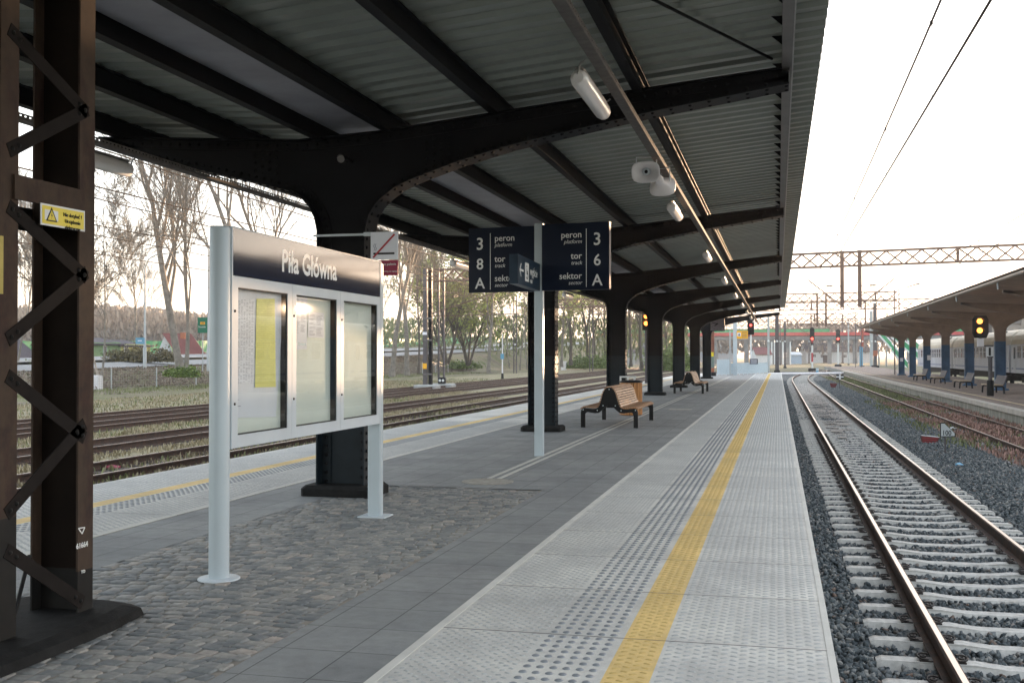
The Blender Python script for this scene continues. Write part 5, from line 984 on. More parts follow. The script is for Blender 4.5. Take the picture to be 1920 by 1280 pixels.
# white fence across the platform end
ef = empty('end_fence', (-2.5, 88, 0), 'low white mesh fence closing the far end of the near platform', 'fence')
A, B_ = pd(1345, 705, 84), pd(1439, 702, 92); A.z = B_.z = 0; d = (B_-A); L_ = d.length; d.normalize(); n = 12
for k in range(n+1):
    p = A+d*(L_*k/n); h = 1.25 if k < 4 else .95; b = MB(); b.box(p.x-.03, p.x+.03, p.y-.03, p.y+.03, 0, h); b.build('post', M['fencewhite'], ef)
    if k < n:
        q = A+d*(L_*(k+1)/n); h = 1.22 if k < 3 else (.92 if k < n-2 else .92-.0*k); b = MB(); b.bar((p.x, p.y, h), (q.x, q.y, h), .04, .04); b.bar((p.x, p.y, .1), (q.x, q.y, .1), .04, .04)
        for j in range(1, 14): u = p.lerp(q, j/14); b.box(u.x-.012, u.x+.012, u.y-.01, u.y+.01, .1, h)
        for j in range(1, 7): b.bar((p.x, p.y, .1+(h-.1)*j/7), (q.x, q.y, .1+(h-.1)*j/7), .012, .02)
        b.build('mesh_panel', M['fencewhite'], ef)
b = MB(); q1, q2 = pd(1405.5, 682.5, 88), pd(1421, 672.5, 88); b.box(q1.x, q2.x, q1.y, q1.y+.03, q1.z, q2.z); bs_ = b.build('blue_notice', M['navy']); tag(bs_, 'small dark blue notice with white lines on the white end fence', 'sign'); b = MB()
for k in range(4): b.box(q1.x+.07, q2.x-.07, q1.y-.006, q1.y-.001, q1.z+.06+k*.09, q1.z+.09+k*.09)
b.build('text_lines', M['paper'], bs_)
# ---------------------------------------------------------------- footbridge / road bridge beyond the station
LB_, RB_ = pd(1120, 638, 345), pd(1840, 634, 315); LB_.z = RB_.z = 6.3; d = (RB_-LB_); LBr = d.length; d.normalize(); n_ = Vector((d.y, -d.x, 0)); bfn = lambda u, v, w: tuple(LB_+d*u+Vector((0,0,v))+n_*w)
br = empty('road_bridge', LB_, 'long bridge with red and green parapet crossing behind the station', 'bridge')
M['bridgeconc'] = mat('weathered_bridge_concrete', (.19,.19,.19), .85, 0, .3, .6)
def bb(name, u0, u1, v0, v1, w0, w1, m): b = MB(); b.prism([(u0, v0), (u1, v0), (u1, v1), (u0, v1)], bfn, w0, w1); return b.build(name, m, br)
bb('deck_girder', 0, LBr, 0, 1.05, -5, 1.0, M['bridgeconc']); bb('edge_beam', 0, LBr, 1.05, 1.25, -5.2, 1.2, M['concdark']); bb('red_parapet', 0, LBr, 1.25, 2.25, 1.0, 1.15, M['redband'])
ub = lambda px: ((pd(px, 630, 330)-LB_).dot(d))
bb('green_parapet', 0, ub(1555), 2.25, 3.35, .9, 1.05, M['green']); bb('green_parapet', ub(1725), LBr, 2.25, 3.6, .9, 1.05, M['green'])
b = MB()
for k in range(int(LBr/3)): b.prism([(k*3, 2.25), (k*3+.12, 2.25), (k*3+.12, 4.1), (k*3, 4.1)], bfn, .7, .8)
for z in (2.7, 3.3, 3.95): b.prism([(0, z), (LBr, z), (LBr, z+.06), (0, z+.06)], bfn, .72, .78)
b.build('railing', M['mastgrey'], br)
for px in (1195, 1262, 1300, 1338, 1398, 1447, 1462, 1478, 1555, 1602, 1700, 1760): u = ub(px); bb('pier', u-.6, u+.6, -7.4, 0, -4, .6, M['bridgeconc'])
for px in (1447, 1452.5, 1468, 1471, 1482): u = ub(px); bb('pier_edge', u-.2, u+.2, -7.4, -.6, .61, .8, M['whitep'])
st = empty('stairway', pd(1680, 660, 230), 'green sided stairway descending from the bridge to the far platform', 'stairs')
for (x0, y0, x1, y1, D, m_) in ((1638, 614, 1672, 652, 262, 'green'), (1672, 630, 1722, 672, 240, 'green'), (1672, 655, 1702, 690, 232, 'green'), (1702, 637, 1724, 657, 246, 'green')):
    A, B_ = pd(x0, y0, D), pd(x1, y1, D-6); b = MB(); h = 1.25; v = [A, B_, B_+Vector((0,0,h)), A+Vector((0,0,h))]; o_ = Vector((0, .15, 0)); b.add([tuple(p) for p in v]+[tuple(p+o_) for p in v], [(3,2,1,0),(4,5,6,7),(0,1,5,4),(1,2,6,5),(2,3,7,6),(3,0,4,7)]); b.build('side_panel', M['green'], st)
    b = MB(); b.bar(A+Vector((0,0,h+.08)), B_+Vector((0,0,h+.08)), .16, .16); b.bar(A-Vector((0,0,.25)), B_-Vector((0,0,.25)), .3, .35); b.build('stringer', M['horn'], st)
for px in (1648, 1662, 1690, 1712): q = pd(px, 680, 245); b = MB(); b.box(q.x-.18, q.x+.18, q.y, q.y+.3, -.94, pd(px, 655, 245).z); b.build('pillar', M['concrete'], st)
# ---------------------------------------------------------------- buildings
def house(name, A, B_, D, z0, eave, ridge, wall, roof, label, gable='side', over=.3, wins=(), door=None, depth=8):
    """A,B = pixel x of the left and right corner of the long front wall, D = distance"""
    a, c = pd(A, 667, D[0]), pd(B_, 667, D[1]); a.z = c.z = 0; d = (c-a); L_ = d.length; d.normalize(); n = Vector((d.y, -d.x, 0)); fn = lambda u, v, w: tuple(a+d*u+n*w+Vector((0,0,v)))
    h_ = empty(name, (a.x, a.y, z0), label, 'house', None)
    b = MB(); b.prism([(0, z0), (L_, z0), (L_, eave), (0, eave)], fn, -depth, 0); 
    sw = lambda u: (lambda p, q, w: fn(u, q, p))
    for u in (0, L_): b.add([fn(u, eave, -depth), fn(u, eave, 0), fn(u, ridge, -depth/2)], [(0,1,2)])
    w_ = b.build('wall', wall, h_); b = MB(); o = over
    v = [fn(-o, eave-.15, o), fn(L_+o, eave-.15, o), fn(L_+o, ridge+.1, -depth/2), fn(-o, ridge+.1, -depth/2), fn(-o, eave-.15, -depth-o), fn(L_+o, eave-.15, -depth-o)]; v2 = [(x, y, z-.15) for x, y, z in v]; b.add(v+v2, [(0,1,2,3),(3,2,5,4),(6,9,8,7),(9,10,11,8),(0,6,7,1),(0,3,9,6),(3,4,10,9),(1,7,8,2),(2,8,11,5),(4,5,11,10)]); b.build('roof', roof, h_)
    for (px0, px1, y0, y1) in wins:
        def U(px):
            r_ = ray(px, 667); r_.z = 0; A2 = Vector((d.x, d.y)); den = r_.x*d.y-r_.y*d.x; return (r_.x*-a.y*-1-0) if False else ((a.y*r_.x-a.x*r_.y)/(r_.y*d.x-r_.x*d.y))
        u0, u1 = U(px0), U(px1); Dm = (D[0]+D[1])/2; z1_, z0_ = pd(px0, y0, Dm).z, pd(px0, y1, Dm).z; b = MB(); b.prism([(u0, z0_), (u1, z0_), (u1, z1_), (u0, z1_)], fn, .003, .06); f_ = b.build('window', M['whitep'], h_)
        b = MB(); g_ = (u1-u0)*.12; mid = (u0+u1)/2
        for q0, q1 in ((u0+g_, mid-g_*.4), (mid+g_*.4, u1-g_)): b.prism([(q0, z0_+g_), (q1, z0_+g_), (q1, z1_-g_), (q0, z1_-g_)], fn, .061, .07)
        b.build('pane', M['winglass'], f_)
    return h_, fn, L_
WH = [(1524, 1530, 663, 670), (1538, 1544, 663, 671), (1581, 1588, 664, 671), (1598, 1604, 664, 671)]
h_, fn, L_ = house('white_house', 1512, 1632, (372, 372), -1.2, pd(1570, 658, 372).z, pd(1570, 643, 372).z, M['wallwhite'], M['roofdark'], 'long low white house with a dark roof seen under the bridge', wins=WH, depth=9)
b = MB(); u = (pd(1548, 667, 372)-pd(1512, 667, 372)).length; b.prism([(u-.9, -1.0), (u+.9, -1.0), (u+.9, 1.8), (u-.9, 1.8)], fn, .003, .08); b.build('door', M['navy_matt'], h_)
house('white_shed', 1484, 1503, (350, 350), -1.2, pd(1490, 664, 350).z, pd(1490, 660, 350).z, mat('light_blue_render', (.35,.48,.62), .8), M['wallwhite'], 'small pale blue building under the bridge, left of the white house', depth=6)
house('red_roofed_building', 1418, 1446, (300, 300), -1.2, pd(1430, 663, 300).z, pd(1430, 651, 300).z, M['wallwhite'], M['roofred'], 'small building with a red roof behind the white end fence', depth=7)
house('town_building', 1286, 1380, (420, 420), -1.2, pd(1330, 648, 420).z, pd(1330, 640, 420).z, mat('grey_blue_render', (.30,.36,.42), .8), M['concrete'], 'grey blue building under the bridge behind the canopy columns', depth=10, wins=[(1345, 1352, 652, 658), (1360, 1367, 652, 658)])
house('grey_building', 1180, 1225, (300, 300), -1.2, pd(1200, 660, 300).z, pd(1200, 650, 300).z, M['concrete'], M['roofdark'], 'low grey building glimpsed behind the trees and the amber signal', depth=8)
house('green_house', 150, 226, (118, 122), .2, pd(200, 642, 120).z, pd(200, 634, 122).z, M['wallgreen'], M['roofdark'], 'green house with a low dark roof behind the bare trees at the left', wins=[(193, 200, 648, 662)], depth=9)
house('yellow_house', 226, 282, (122, 126), .2, pd(240, 645, 124).z, pd(240, 638, 124).z, M['wallyellow'], M['roofdark'], 'yellow house with white windows left of the tall street lamp', wins=[(232, 240, 646.5, 662), (261.5, 268, 646.5, 662)], depth=9)
house('dark_roofed_house', 18, 74, (105, 108), .4, pd(50, 674, 106).z, pd(50, 612, 106).z, M['wallcream'], M['roofdark'], 'house with a big dark roof seen through the lattice mast', depth=11)
# A-frame house: white gable towards us, red roof running right
D = 132; G = [pd(x, y, D) for x, y in ((302, 672), (322, 672), (326, 660), (312, 629), (305, 640))]; af = empty('cottage', G[0], 'white gabled cottage with steep dark red roof and orange chimney at the left', 'house')
g0, g1_, gt = pd(290, 674, D), pd(330, 674, D), pd(309, 628, D); dv = (pd(362, 667, D+4)-pd(309, 667, D)); dv.z = 0
b = MB(); b.add([tuple(g0), tuple(g1_), tuple(gt), tuple(g0+dv), tuple(g1_+dv), tuple(gt+dv)], [(0,1,2),(5,4,3),(0,3,4,1)]); b.build('gable_wall', M['wallwhite'], af)
b = MB(); e = Vector((0,-.25,.12)); b.add([tuple(v+e) for v in (g1_+Vector((.6,0,0)), gt-dv*.02, gt+dv, g1_+dv*1.12+Vector((.4,0,0)))]+[tuple(v+e*2) for v in (g1_+Vector((.6,0,0)), gt-dv*.02, gt+dv, g1_+dv*1.12+Vector((.4,0,0)))], [(0,1,2,3),(7,6,5,4),(0,4,5,1),(1,5,6,2),(2,6,7,3),(3,7,4,0)]); b.build('roof', M['roofred'], af)
b = MB(); q = pd(342, 635, D-1); b.box(q.x-.28, q.x+.28, q.y, q.y+.5, q.z, q.z+.75); b.build('chimney', M['brick'], af)
w0, w1 = pd(301, 653, D-.3), pd(318, 663, D-.3); b = MB(); b.box(w0.x, w1.x, w0.y-.05, w0.y, w1.z, w0.z); f_ = b.build('window', M['whitep'], af); b = MB(); mx_ = (w0.x+w1.x)/2; b.box(w0.x+.08, mx_-.04, w0.y-.06, w0.y-.051, w1.z+.08, w0.z-.08); b.box(mx_+.04, w1.x-.08, w0.y-.06, w0.y-.051, w1.z+.08, w0.z-.08); b.build('pane', M['winglass'], f_)
# ---------------------------------------------------------------- road, noise barrier, signs and lamps beyond the fence
def strip(name, x0, x1, m, dz, y0=30, y1=330, kind='structure'):
    b = MB(); ys = [y0+(y1-y0)*k/60 for k in range(61)]; xs = [x0, (x0+x1)/2, x1]; b.add([(x, y, max(gz(x, y), gz(x+1.5, y), gz(x-1.5, y))+dz) for y in ys for x in xs], [(j*3+i, j*3+i+1, j*3+i+4, j*3+i+3) for j in range(60) for i in range(2)], True); return tag(b.build(name, m), kind=kind)
M['asphalt'] = mat('pale_asphalt', (.25,.25,.25), .8, 0, .15, 1, .2, 60); strip('road', -59.8, -55.2, M['asphalt'], .06); strip('road', -67.5, -62.2, M['asphalt'], .06); strip('pavement', -62.1, -61.3, mat('pale_pavement', (.36,.34,.30), .8, 0, .15, 1), .16);
nb = MB(); ys = [95+k*5 for k in range(46)]
for y in ys: z = gz(-82.5, y); nb.box(-82.6, -82.45, y+.05, y+4.95, z, z+1.7)
tag(nb.build('noise_barrier', M['green']), 'long green barrier along the road behind the trees on the left', 'barrier')
def street_lamp(px, yb, yt, D, armpx, army, label, z0=None):
    q = pd(px, yb, D); zt_ = pd(px, yt, D).z; t_ = empty('street_lamp', q, label, 'street lamp', 'tall street lamps along the road'); b = MB(); b.tube([tuple(q-Vector((0,0,.5))), (q.x, q.y, q.z+1.4), (q.x, q.y, q.z+1.42), (q.x, q.y, zt_-1.2)], [.16, .16, .11, .07], 8); b.build('pole', M['pale'], t_)
    e = pd(armpx, army, D); b = MB(); b.tube([(q.x, q.y, zt_-1.2), (q.x+(e.x-q.x)*.15, q.y, zt_-.45), (q.x+(e.x-q.x)*.45, q.y, zt_-.1), tuple(e)], .055, 6); b.build('arm', M['pale'], t_); b = MB(); s_ = 1 if e.x > q.x else -1; b.obox(e+Vector((s_*.35, 0, 0)), (1,0,.05), (0,1,0), (0,0,1), .45, .14, .09); b.build('lamp_head', M['pale'], t_)
street_lamp(271.5, 681, 476, 96, 322, 474, 'tall pale street lamp in front of the yellow house')
street_lamp(391, 684, 442, 90, 322, 441, 'street lamp with a long curved arm just left of the station board post')
rs_ = empty('road_sign', pd(380, 684, 92), 'green direction sign with an orange number field beside the station board post', 'sign'); A, B_ = pd(370.5, 624, 92), pd(394, 595, 92); b = MB(); b.box(A.x, B_.x, A.y, A.y+.05, A.z, B_.z); b.build('panel', M['greensign'], rs_); b = MB(); b.box(A.x+.25, A.x+.68, A.y-.01, A.y-.001, A.z+.70, A.z+.92); b.build('number_field', M['amber'], rs_); text('181', .19, M['black'], rs_, (A.x+.32, A.y-.012, A.z+.74), (1,0,0), (0,0,1)); text('Trzcianka', .20, M['white'], rs_, (A.x+.05, A.y-.012, A.z+.44), (1,0,0), (0,0,1), sx=.9)
b = MB(); q = pd(379, 684, 92); b.cyl(q.x, q.y+.1, q.z-.5, A.z, .05, 8); b.build('post', M['pale'], rs_)
A, B_ = pd(258, 645, 95), pd(277, 633, 95); bs_ = empty('street_sign', (A.x, A.y, A.z), 'pale blue street sign fixed to the tall street lamp', 'sign'); b = MB(); b.box(A.x, B_.x, A.y-.3, A.y-.26, A.z, B_.z); b.build('panel', M['bluesign'], bs_); b = MB(); b.box(A.x+.2, B_.x-.25, A.y-.306, A.y-.301, A.z+.25, A.z+.33); b.build('text_line', M['paper'], bs_)
# mesh fence
def fence(X, y0, y1, step, label, h=1.55):
    f_ = empty('mesh_fence', (X, y0, -.93), label, 'fence', 'mesh fences'); y = y0; b = MB(); ys = []
    while y <= y1: ys.append(y); y += step
    for y in ys: z = gz(X, y)-.1; p = MB(); p.box(X-.035, X+.035, y-.035, y+.035, z, z+h+.1); p.build('post', M['pale'], f_)
    z = -.93; b = MB()
    for k in range(9): b.box(X-.006, X+.006, ys[0], ys[-1], z+.08+k*(h-.1)/8, z+.09+k*(h-.1)/8)
    y = ys[0]
    while y < ys[-1]: b.box(X-.005, X+.005, y, y+.008, z, z+h); y += .22
    b.build('wire_mesh', M['galv'], f_)
fence(-46.6, 46, 158, 5.9, 'long wire mesh fence with white posts at the foot of the left bank')
q = pg(178, 731, -.93); cb = empty('cable_cabinet', q, 'small pale grey cabinet standing in front of the mesh fence at the left', 'cabinet'); b = MB(); b.bev(q.x-.45, q.x+.45, q.y-.3, q.y+.3, -.93, .12, .03); b.build('body', M['horn'], cb); b = MB(); b.box(q.x-.38, q.x+.10, q.y-.32, q.y-.301, -.75, .02); b.build('door', M['wallwhite'], cb)
q = pg(942, 711, -.93); ln = empty('track_lantern', q, 'slim pale marker post with a small blue plate, left of the sign pole', 'post'); b = MB(); b.cyl(q.x, q.y, -.3, pd(942, 626, dep(q)).z, .07, 8, .05); b.build('post', M['horn'], ln); b = MB(); b.box(q.x-.18, q.x+.18, q.y-.1, q.y-.07, pd(942, 673, dep(q)).z, pd(942, 663, dep(q)).z); b.build('plate', M['bluesign'], ln); b = MB(); b.cyl(q.x, q.y, -.94, -.3, .16, 8, .12); b.build('foot', M['black'], ln)
q = pg(829, 727, -.93); sl = empty('point_lantern', q, 'small black point lantern with white discs near the tall twin channel mast', 'lantern'); b = MB(); b.bev(q.x-.28, q.x+.28, q.y-.2, q.y+.2, -.62, -.12, .06); b.build('housing', M['black'], sl); b = MB(); b.cyl(q.x, q.y, -.94, -.62, .08, 8); b.build('foot', M['black'], sl)
for dx in (-.12, .13): b = MB(); b.lathe((q.x+dx, q.y-.201, -.36), [(.10, 0), (.0001, .012)], 12, (0,-1,0)); b.build('disc', M['whitep'], sl)
q = pg(1057, 694, -.93); b = MB(); b.bev(q.x-.45, q.x+.45, q.y-.2, q.y+.2, -.94, .6, .05); tag(b.build('marker_stone', M['horn']), 'white painted post at the foot of a tree, right of the sign pole', 'post')
# ---------------------------------------------------------------- wooded hill, distant woods, added sun blocker
def hill_mesh(pts, D, base, seed, dn=10):
    rr = random.Random(seed); b = MB(); vs = []; fs = []; n = 150; rows = 7
    def top(px):
        for (x0, y0), (x1, y1) in zip(pts, pts[1:]):
            if x0 <= px <= x1: return y0+(y1-y0)*(px-x0)/(x1-x0)
        return pts[-1][1]
    for r in range(rows):
        t_ = r/(rows-1)
        for i in range(n):
            px = pts[0][0]+(pts[-1][0]-pts[0][0])*i/(n-1); DD = D+t_*dn*6; q = pd(px, top(px), D); zt_ = q.z; z = base+(zt_-base)*(sin(t_*pi/2)); p = pd(px, 667, DD); vs.append((p.x, p.y, z+rr.uniform(-.6, .6)))
    for r in range(rows-1):
        for i in range(n-1): fs.append((r*n+i, r*n+i+1, (r+1)*n+i+1, (r+1)*n+i))
    b.add(vs, fs, True); return b
def wood(name, pts, D, n, size, m, seed, label, zbase=-1, dD=60, sx=1.0, yb=668):
    """far-off wood: crowns of short ragged leaf cards and stems, one mass"""
    R = np.random.RandomState(seed); V = []; A = []
    px = R.uniform(pts[0][0], pts[-1][0], n); yt = np.interp(px, [p[0] for p in pts], [p[1] for p in pts]); DD = D+R.uniform(0, 1, n)**1.2*dD; k = R.uniform(0, 1, n)**.7; yy = yb+(yt-yb)*k
    C = np.array([tuple(pd(a, c, e)) for a, c, e in zip(px, yy, DD)]); s = size*R.uniform(.4, 1.3, n); ang = R.uniform(0, pi, n); tl = R.uniform(-.9, .9, n); up = R.uniform(.4, 1.6, n)
    for (u, v) in ((-1,-.6),(1,-1),(.7,.9),(-.6,1)):
        V.append(C+np.stack([s*u*np.cos(ang)*sx+tl*s*v*.4, s*u*np.sin(ang)*sx, s*v*up*.8], 1))
    V = np.stack(V, 1).reshape(-1, 3); F = np.arange(4*n).reshape(-1, 4); o = npmesh(name, V, F, m, np.repeat(R.uniform(0, 1, n), 4)); return tag(o, label, kind='stuff')
M['hillwood'] = leafmat('far_wood_leaf', (.13,.115,.105), (.30,.25,.20)); M['hillback'] = mat('hill_forest_floor', (.15,.13,.115), .95, 0, .3, .1)
tag(hill_mesh([(-300, 600), (60, 588), (180, 584), (300, 590), (390, 600), (480, 612), (700, 632), (900, 645), (1100, 655), (1300, 662)], 330, -1, 2).build('wooded_hill', M['hillback']), kind='structure')
wood('hillside_wood', [(-200, 588), (60, 578), (200, 575), (300, 582), (390, 594), (480, 606), (640, 618), (760, 630), (900, 640)], 300, 52000, .9, M['hillwood'], 5, 'brown grey wood covering the low hill behind the houses', sx=.4)
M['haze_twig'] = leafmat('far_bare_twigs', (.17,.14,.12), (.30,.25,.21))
wood('distant_trees', [(1180, 600), (1240, 612), (1330, 622), (1440, 618), (1480, 608), (1560, 606), (1640, 612), (1700, 618)], 365, 7000, .8, M['haze_twig'], 8, 'thin bare treetops rising behind the bridge', dD=40, sx=.5, yb=662)
R_ = np.random.RandomState(15); n = 9000; X = R_.uniform(64, 290, n); C = np.stack([X, 352+R_.uniform(0, 25, n), -1+17.0*R_.uniform(0, 1, n)**.8], 1); s = R_.uniform(1.2, 2.6, n); a = R_.uniform(-.5, .5, n); V = np.stack([C+np.stack([s*u*np.cos(a), s*u*np.sin(a), s*v], 1) for u, v in ((-1,-.8),(1,-1),(.8,.9),(-.8,1))], 1).reshape(-1, 3); tag(npmesh('added_sun_blocker', V, np.arange(4*n).reshape(-1, 4), M['hillwood'], np.repeat(R_.uniform(0, 1, n), 4)), kind='stuff')  # foliage cards added at the far right to block the low sun
b = MB(); rr = random.Random(2); vs = []; N = 60
for i in range(N): x = 64+i*4; vs += [(x, 362, -1), (x, 362, 16.4+rr.uniform(-1.2, .9)+(14 if 164 <= x <= 200 else 0)), (x, 372, -1)]  # solid core of the added blocker, raised to shade the foreground mast
b.add(vs, [(3*i, 3*i+3, 3*i+4, 3*i+1) for i in range(N-1)]+[(3*i+1, 3*i+4, 3*i+5, 3*i+2) for i in range(N-1)]); tag(b.build('added_sun_blocker_mass', M['hillback']), kind='stuff')
# ---------------------------------------------------------------- trees
def tree(name, base, H, r0, seed, label, bark='bark', lean=(0, 0), spread=.55, levels=4, first=.28, leaves=0, leafm='leaf', trunks=1, twigs=1.0, leafs=.16, up=.35, group='bare trees on the bank'):
    rr = random.Random(seed); t_ = empty(name, base, label, 'tree', group); TB = MB(); CB = MB(); tips = []
    r0 *= .52
    def branch(p, d, L_, r, lv, b_):
        n = 5 if lv == 0 else (4 if lv == 1 else 3); pts = [p]; rs = [r]; dd = d.copy()
        for i in range(n):
            j = .10 if lv == 0 else .17; dd = (dd+Vector((rr.uniform(-j, j), rr.uniform(-j, j), rr.uniform(-j, j)+(up*.12 if lv else 0)))).normalized(); p = p+dd*(L_/n); pts.append(p); rs.append(r*(1-.80*(i+1)/n) if lv else r*(1-.72*(i+1)/n))
        if lv >= 2: rs = [max(x, .020 if lv < 4 else .015) for x in rs]
        b_.tube(pts, rs, 8 if lv == 0 else (5 if lv == 1 else 3), cap=False)
        if lv >= 2: tips.extend(pts[1:])
        if lv >= levels: return
        nc = [11, 8, 8, 6, 0][lv]; nc = int(nc*(twigs if lv > 1 else 1)+.5); s0 = first if lv == 0 else .22
        for k in range(nc):
            u = s0+(1-s0)*(k+rr.uniform(.2, .9))/nc; f = u*n; i = min(int(f), n-1); q = pts[i].lerp(pts[i+1], f-i); rb = (rs[i]+(rs[i+1]-rs[i])*(f-i)); az = rr.uniform(0, 2*pi); ax = (pts[i+1]-pts[i]).normalized(); o = ax.orthogonal().normalized(); o = (o*cos(az)+ax.cross(o)*sin(az)); sp_ = spread*rr.uniform(.7, 1.3); nd_ = (ax*cos(sp_)+o*sin(sp_)+Vector((0, 0, up*.5))).normalized(); ll = L_*rr.uniform(.38, .62)*(1.15-.55*u if lv == 0 else (1.0-.3*u)); branch(q, nd_, ll, min(rb*.7, r*.5), lv+1, TB if lv+1 <= 1 else CB)
    for k in range(trunks):
        a = 2*pi*k/max(1, trunks)+rr.uniform(-.4, .4); dd = Vector((lean[0]+(.38*cos(a) if trunks > 1 else 0), lean[1]+(.38*sin(a) if trunks > 1 else 0), 1)).normalized(); o = Vector((cos(a)*r0*.9, sin(a)*r0*.9, -.4)) if trunks > 1 else Vector((0,0,-.4)); branch(Vector(base)+o, dd, H*(rr.uniform(.8, 1) if trunks > 1 else 1), r0, 0, TB)
    if trunks == 1: TB.tube([Vector(base)+Vector((0,0,-.5)), Vector(base)+Vector((0,0,.0)), Vector(base)+Vector((lean[0]*.6,lean[1]*.6,.8))], [r0*1.5, r0*1.25, r0*.98], 8, cap=False)
    TB.build('trunk', M[bark], t_); cr_o = CB.build('crown', M['twig'], t_)
    if leaves:
        R = np.random.RandomState(seed); T = np.array([tuple(p) for p in tips]); idx = R.randint(0, len(T), leaves); C = T[idx]-np.array(tuple(base))+R.normal(0, .28, (leaves, 3)); s = leafs*R.uniform(.5, 1.3, leaves); q = R.normal(size=(leaves, 3)); q /= np.linalg.norm(q, axis=1)[:, None]; w = R.normal(size=(leaves, 3)); e = np.cross(q, w); e /= np.linalg.norm(e, axis=1)[:, None]
        V = np.stack([C+(q*u+e*v)*s[:, None] for u, v in ((-1,0),(0,-.55),(1,0),(0,.55))], 1).reshape(-1, 3); clump = .5+.5*np.sin(C[:, 0]*1.3+seed)*np.sin(C[:, 1]*1.1)*np.sin(C[:, 2]*1.5); npmesh('leaves', V, np.arange(4*leaves).reshape(-1, 4), M[leafm], np.repeat(np.clip(clump*.6+R.uniform(0, .5, leaves), 0, 1), 4), t_)
    return t_
def tp(px, py, D): q = pd(px, py, D); return (q.x, q.y, q.z)
tree('bare_tree', tp(338, 688, 88), 24, .62, 11, 'big bare tree with a thick trunk leaning left, in front of the red roofed cottage', lean=(-.26, .0), spread=.50, first=.16, trunks=1, levels=4, twigs=.9)
tree('bare_tree', tp(350, 688, 87), 20, .34, 12, 'thinner upright stem right beside the big leaning bare tree', lean=(-.02, .0), spread=.5, first=.2, levels=4, twigs=.8)
tree('bare_tree', tp(189, 716, 78), 12.5, .16, 13, 'slender bare tree beside the pale cabinet, right of the lattice mast', lean=(.06, 0), spread=.75, first=.25, levels=4, twigs=.9)
tree('birch_tree', tp(187, 716, 78), 7.5, .14, 14, 'leaning pale birch stem crossing the slender bare tree near the cabinet', 'birch', lean=(-.30, 0), spread=.6, first=.6, levels=3)
tree('bare_tree', tp(120, 712, 84), 13, .2, 15, 'bare tree with spreading twigs seen through the lattice mast', lean=(-.15, 0), spread=.7, first=.25, levels=4, twigs=.9)
tree('bare_tree', tp(255, 668, 150), 14, .3, 16, 'distant bare tree with a round crown behind the yellow house', spread=.6, first=.3, levels=4, twigs=.8)
tree('bare_tree', tp(30, 690, 92), 13, .2, 17, 'bare tree at the extreme left behind the lattice mast', lean=(.05, 0), spread=.65, first=.25, levels=4)
tree('bare_tree', tp(520, 700, 86), 27, .50, 21, 'tall bare tree whose long limb rises left above the station board', lean=(-.42, 0), spread=.45, first=.22, levels=4, twigs=.9)
tree('bare_tree', tp(560, 700, 92), 25, .42, 22, 'tall bare tree with forked limbs above the left half of the station board', lean=(-.20, 0), spread=.45, first=.25, levels=4, twigs=.9)
tree('bare_tree', tp(600, 700, 96), 24, .40, 23, 'tall bare tree with forked limbs above the middle of the station board', lean=(-.06, 0), spread=.42, first=.3, levels=4, twigs=.9)
tree('bare_tree', tp(650, 700, 98), 25, .42, 24, 'tall bare tree directly behind the nearest canopy column', lean=(-.10, 0), spread=.45, first=.3, levels=4, twigs=.8)
tree('bare_tree', tp(735, 703, 124), 23, .62, 25, 'thick grey trunk just right of the station board', lean=(-.03, 0), spread=.42, first=.3, levels=4, twigs=1.0)
tree('bare_tree', tp(763, 702, 130), 24, .60, 26, 'second thick trunk right of the station board, leaning slightly right', lean=(.07, 0), spread=.42, first=.25, levels=4, twigs=1.0)
tree('bare_tree', tp(785, 697, 142), 20, .30, 27, 'thin dark trunk between the thick trunks and the twin channel mast', 'bark2', lean=(-.05, 0), spread=.45, first=.25, levels=4)
tree('bare_tree', tp(712, 690, 150), 18, .22, 28, 'thin dark trunk close behind the right post of the station board', 'bark2', lean=(.03, 0), spread=.5, first=.2, levels=4)
GT = 'trees coming into leaf'
tree('willow_tree', tp(838, 677, 158), 15, .42, 31, 'broad multi stemmed willow in pale green leaf behind the mesh fence', 'bark2', spread=.6, first=.2, leaves=9500, trunks=5, levels=3, leafs=.2, group=GT)
tree('willow_tree', tp(878, 680, 165), 13, .38, 32, 'second multi stemmed willow in pale leaf, left of the platform sign', 'bark2', spread=.6, first=.2, leaves=8500, trunks=4, levels=3, leafs=.2, group=GT)
tree('alder_tree', tp(916, 693, 150), 18, .50, 33, 'dark straight trunk under the left panel of the platform sign', 'bark', lean=(.0, 0), spread=.55, first=.25, leaves=5000, levels=3, twigs=1.3, leafs=.22, group=GT)
for i, (px, yb, D, H_, r, lb_, bk) in enumerate(((975, 690, 185, 17, .22, 'thin sapling left of the sign pole', 'bark'), (988, 690, 195, 17, .22, 'thin sapling just touching the sign pole from the left', 'bark'), (955, 688, 200, 16, .22, 'thin sapling under the hidden exit panel', 'bark'), (1053, 682, 172, 17, .42, 'trunk rising above the white painted post', 'bark'), (1070, 679, 182, 17, .50, 'dark trunk second to the right of the white painted post', 'bark2'), (1102, 673, 192, 17, .48, 'dark forked trunk in the middle between the second and third columns', 'bark2'), (1115, 670, 200, 17, .40, 'dark trunk right of the forked one before the third column', 'bark2'), (1183, 682, 190, 19, .45, 'dark trunk just right of the third column', 'bark2'), (1203, 686, 175, 19, .55, 'thick dark trunk left of the two amber lights', 'bark2'), (1135, 676, 210, 17, .4, 'trunk partly hidden by the left edge of the third column', 'bark2'), (1252, 690, 205, 17, .4, 'leafy tree between the fourth and fifth columns', 'bark2'), (1030, 680, 205, 16, .35, 'leafy tree just right of the second column', 'bark2'))):
    tree('leafing_tree', tp(px, yb, D), H_, r, 40+i, lb_, bk, spread=.55, first=.22 if i > 2 else .3, leaves=3600 if i > 2 else 700, levels=3, twigs=1.4, leafs=.26, group=GT)
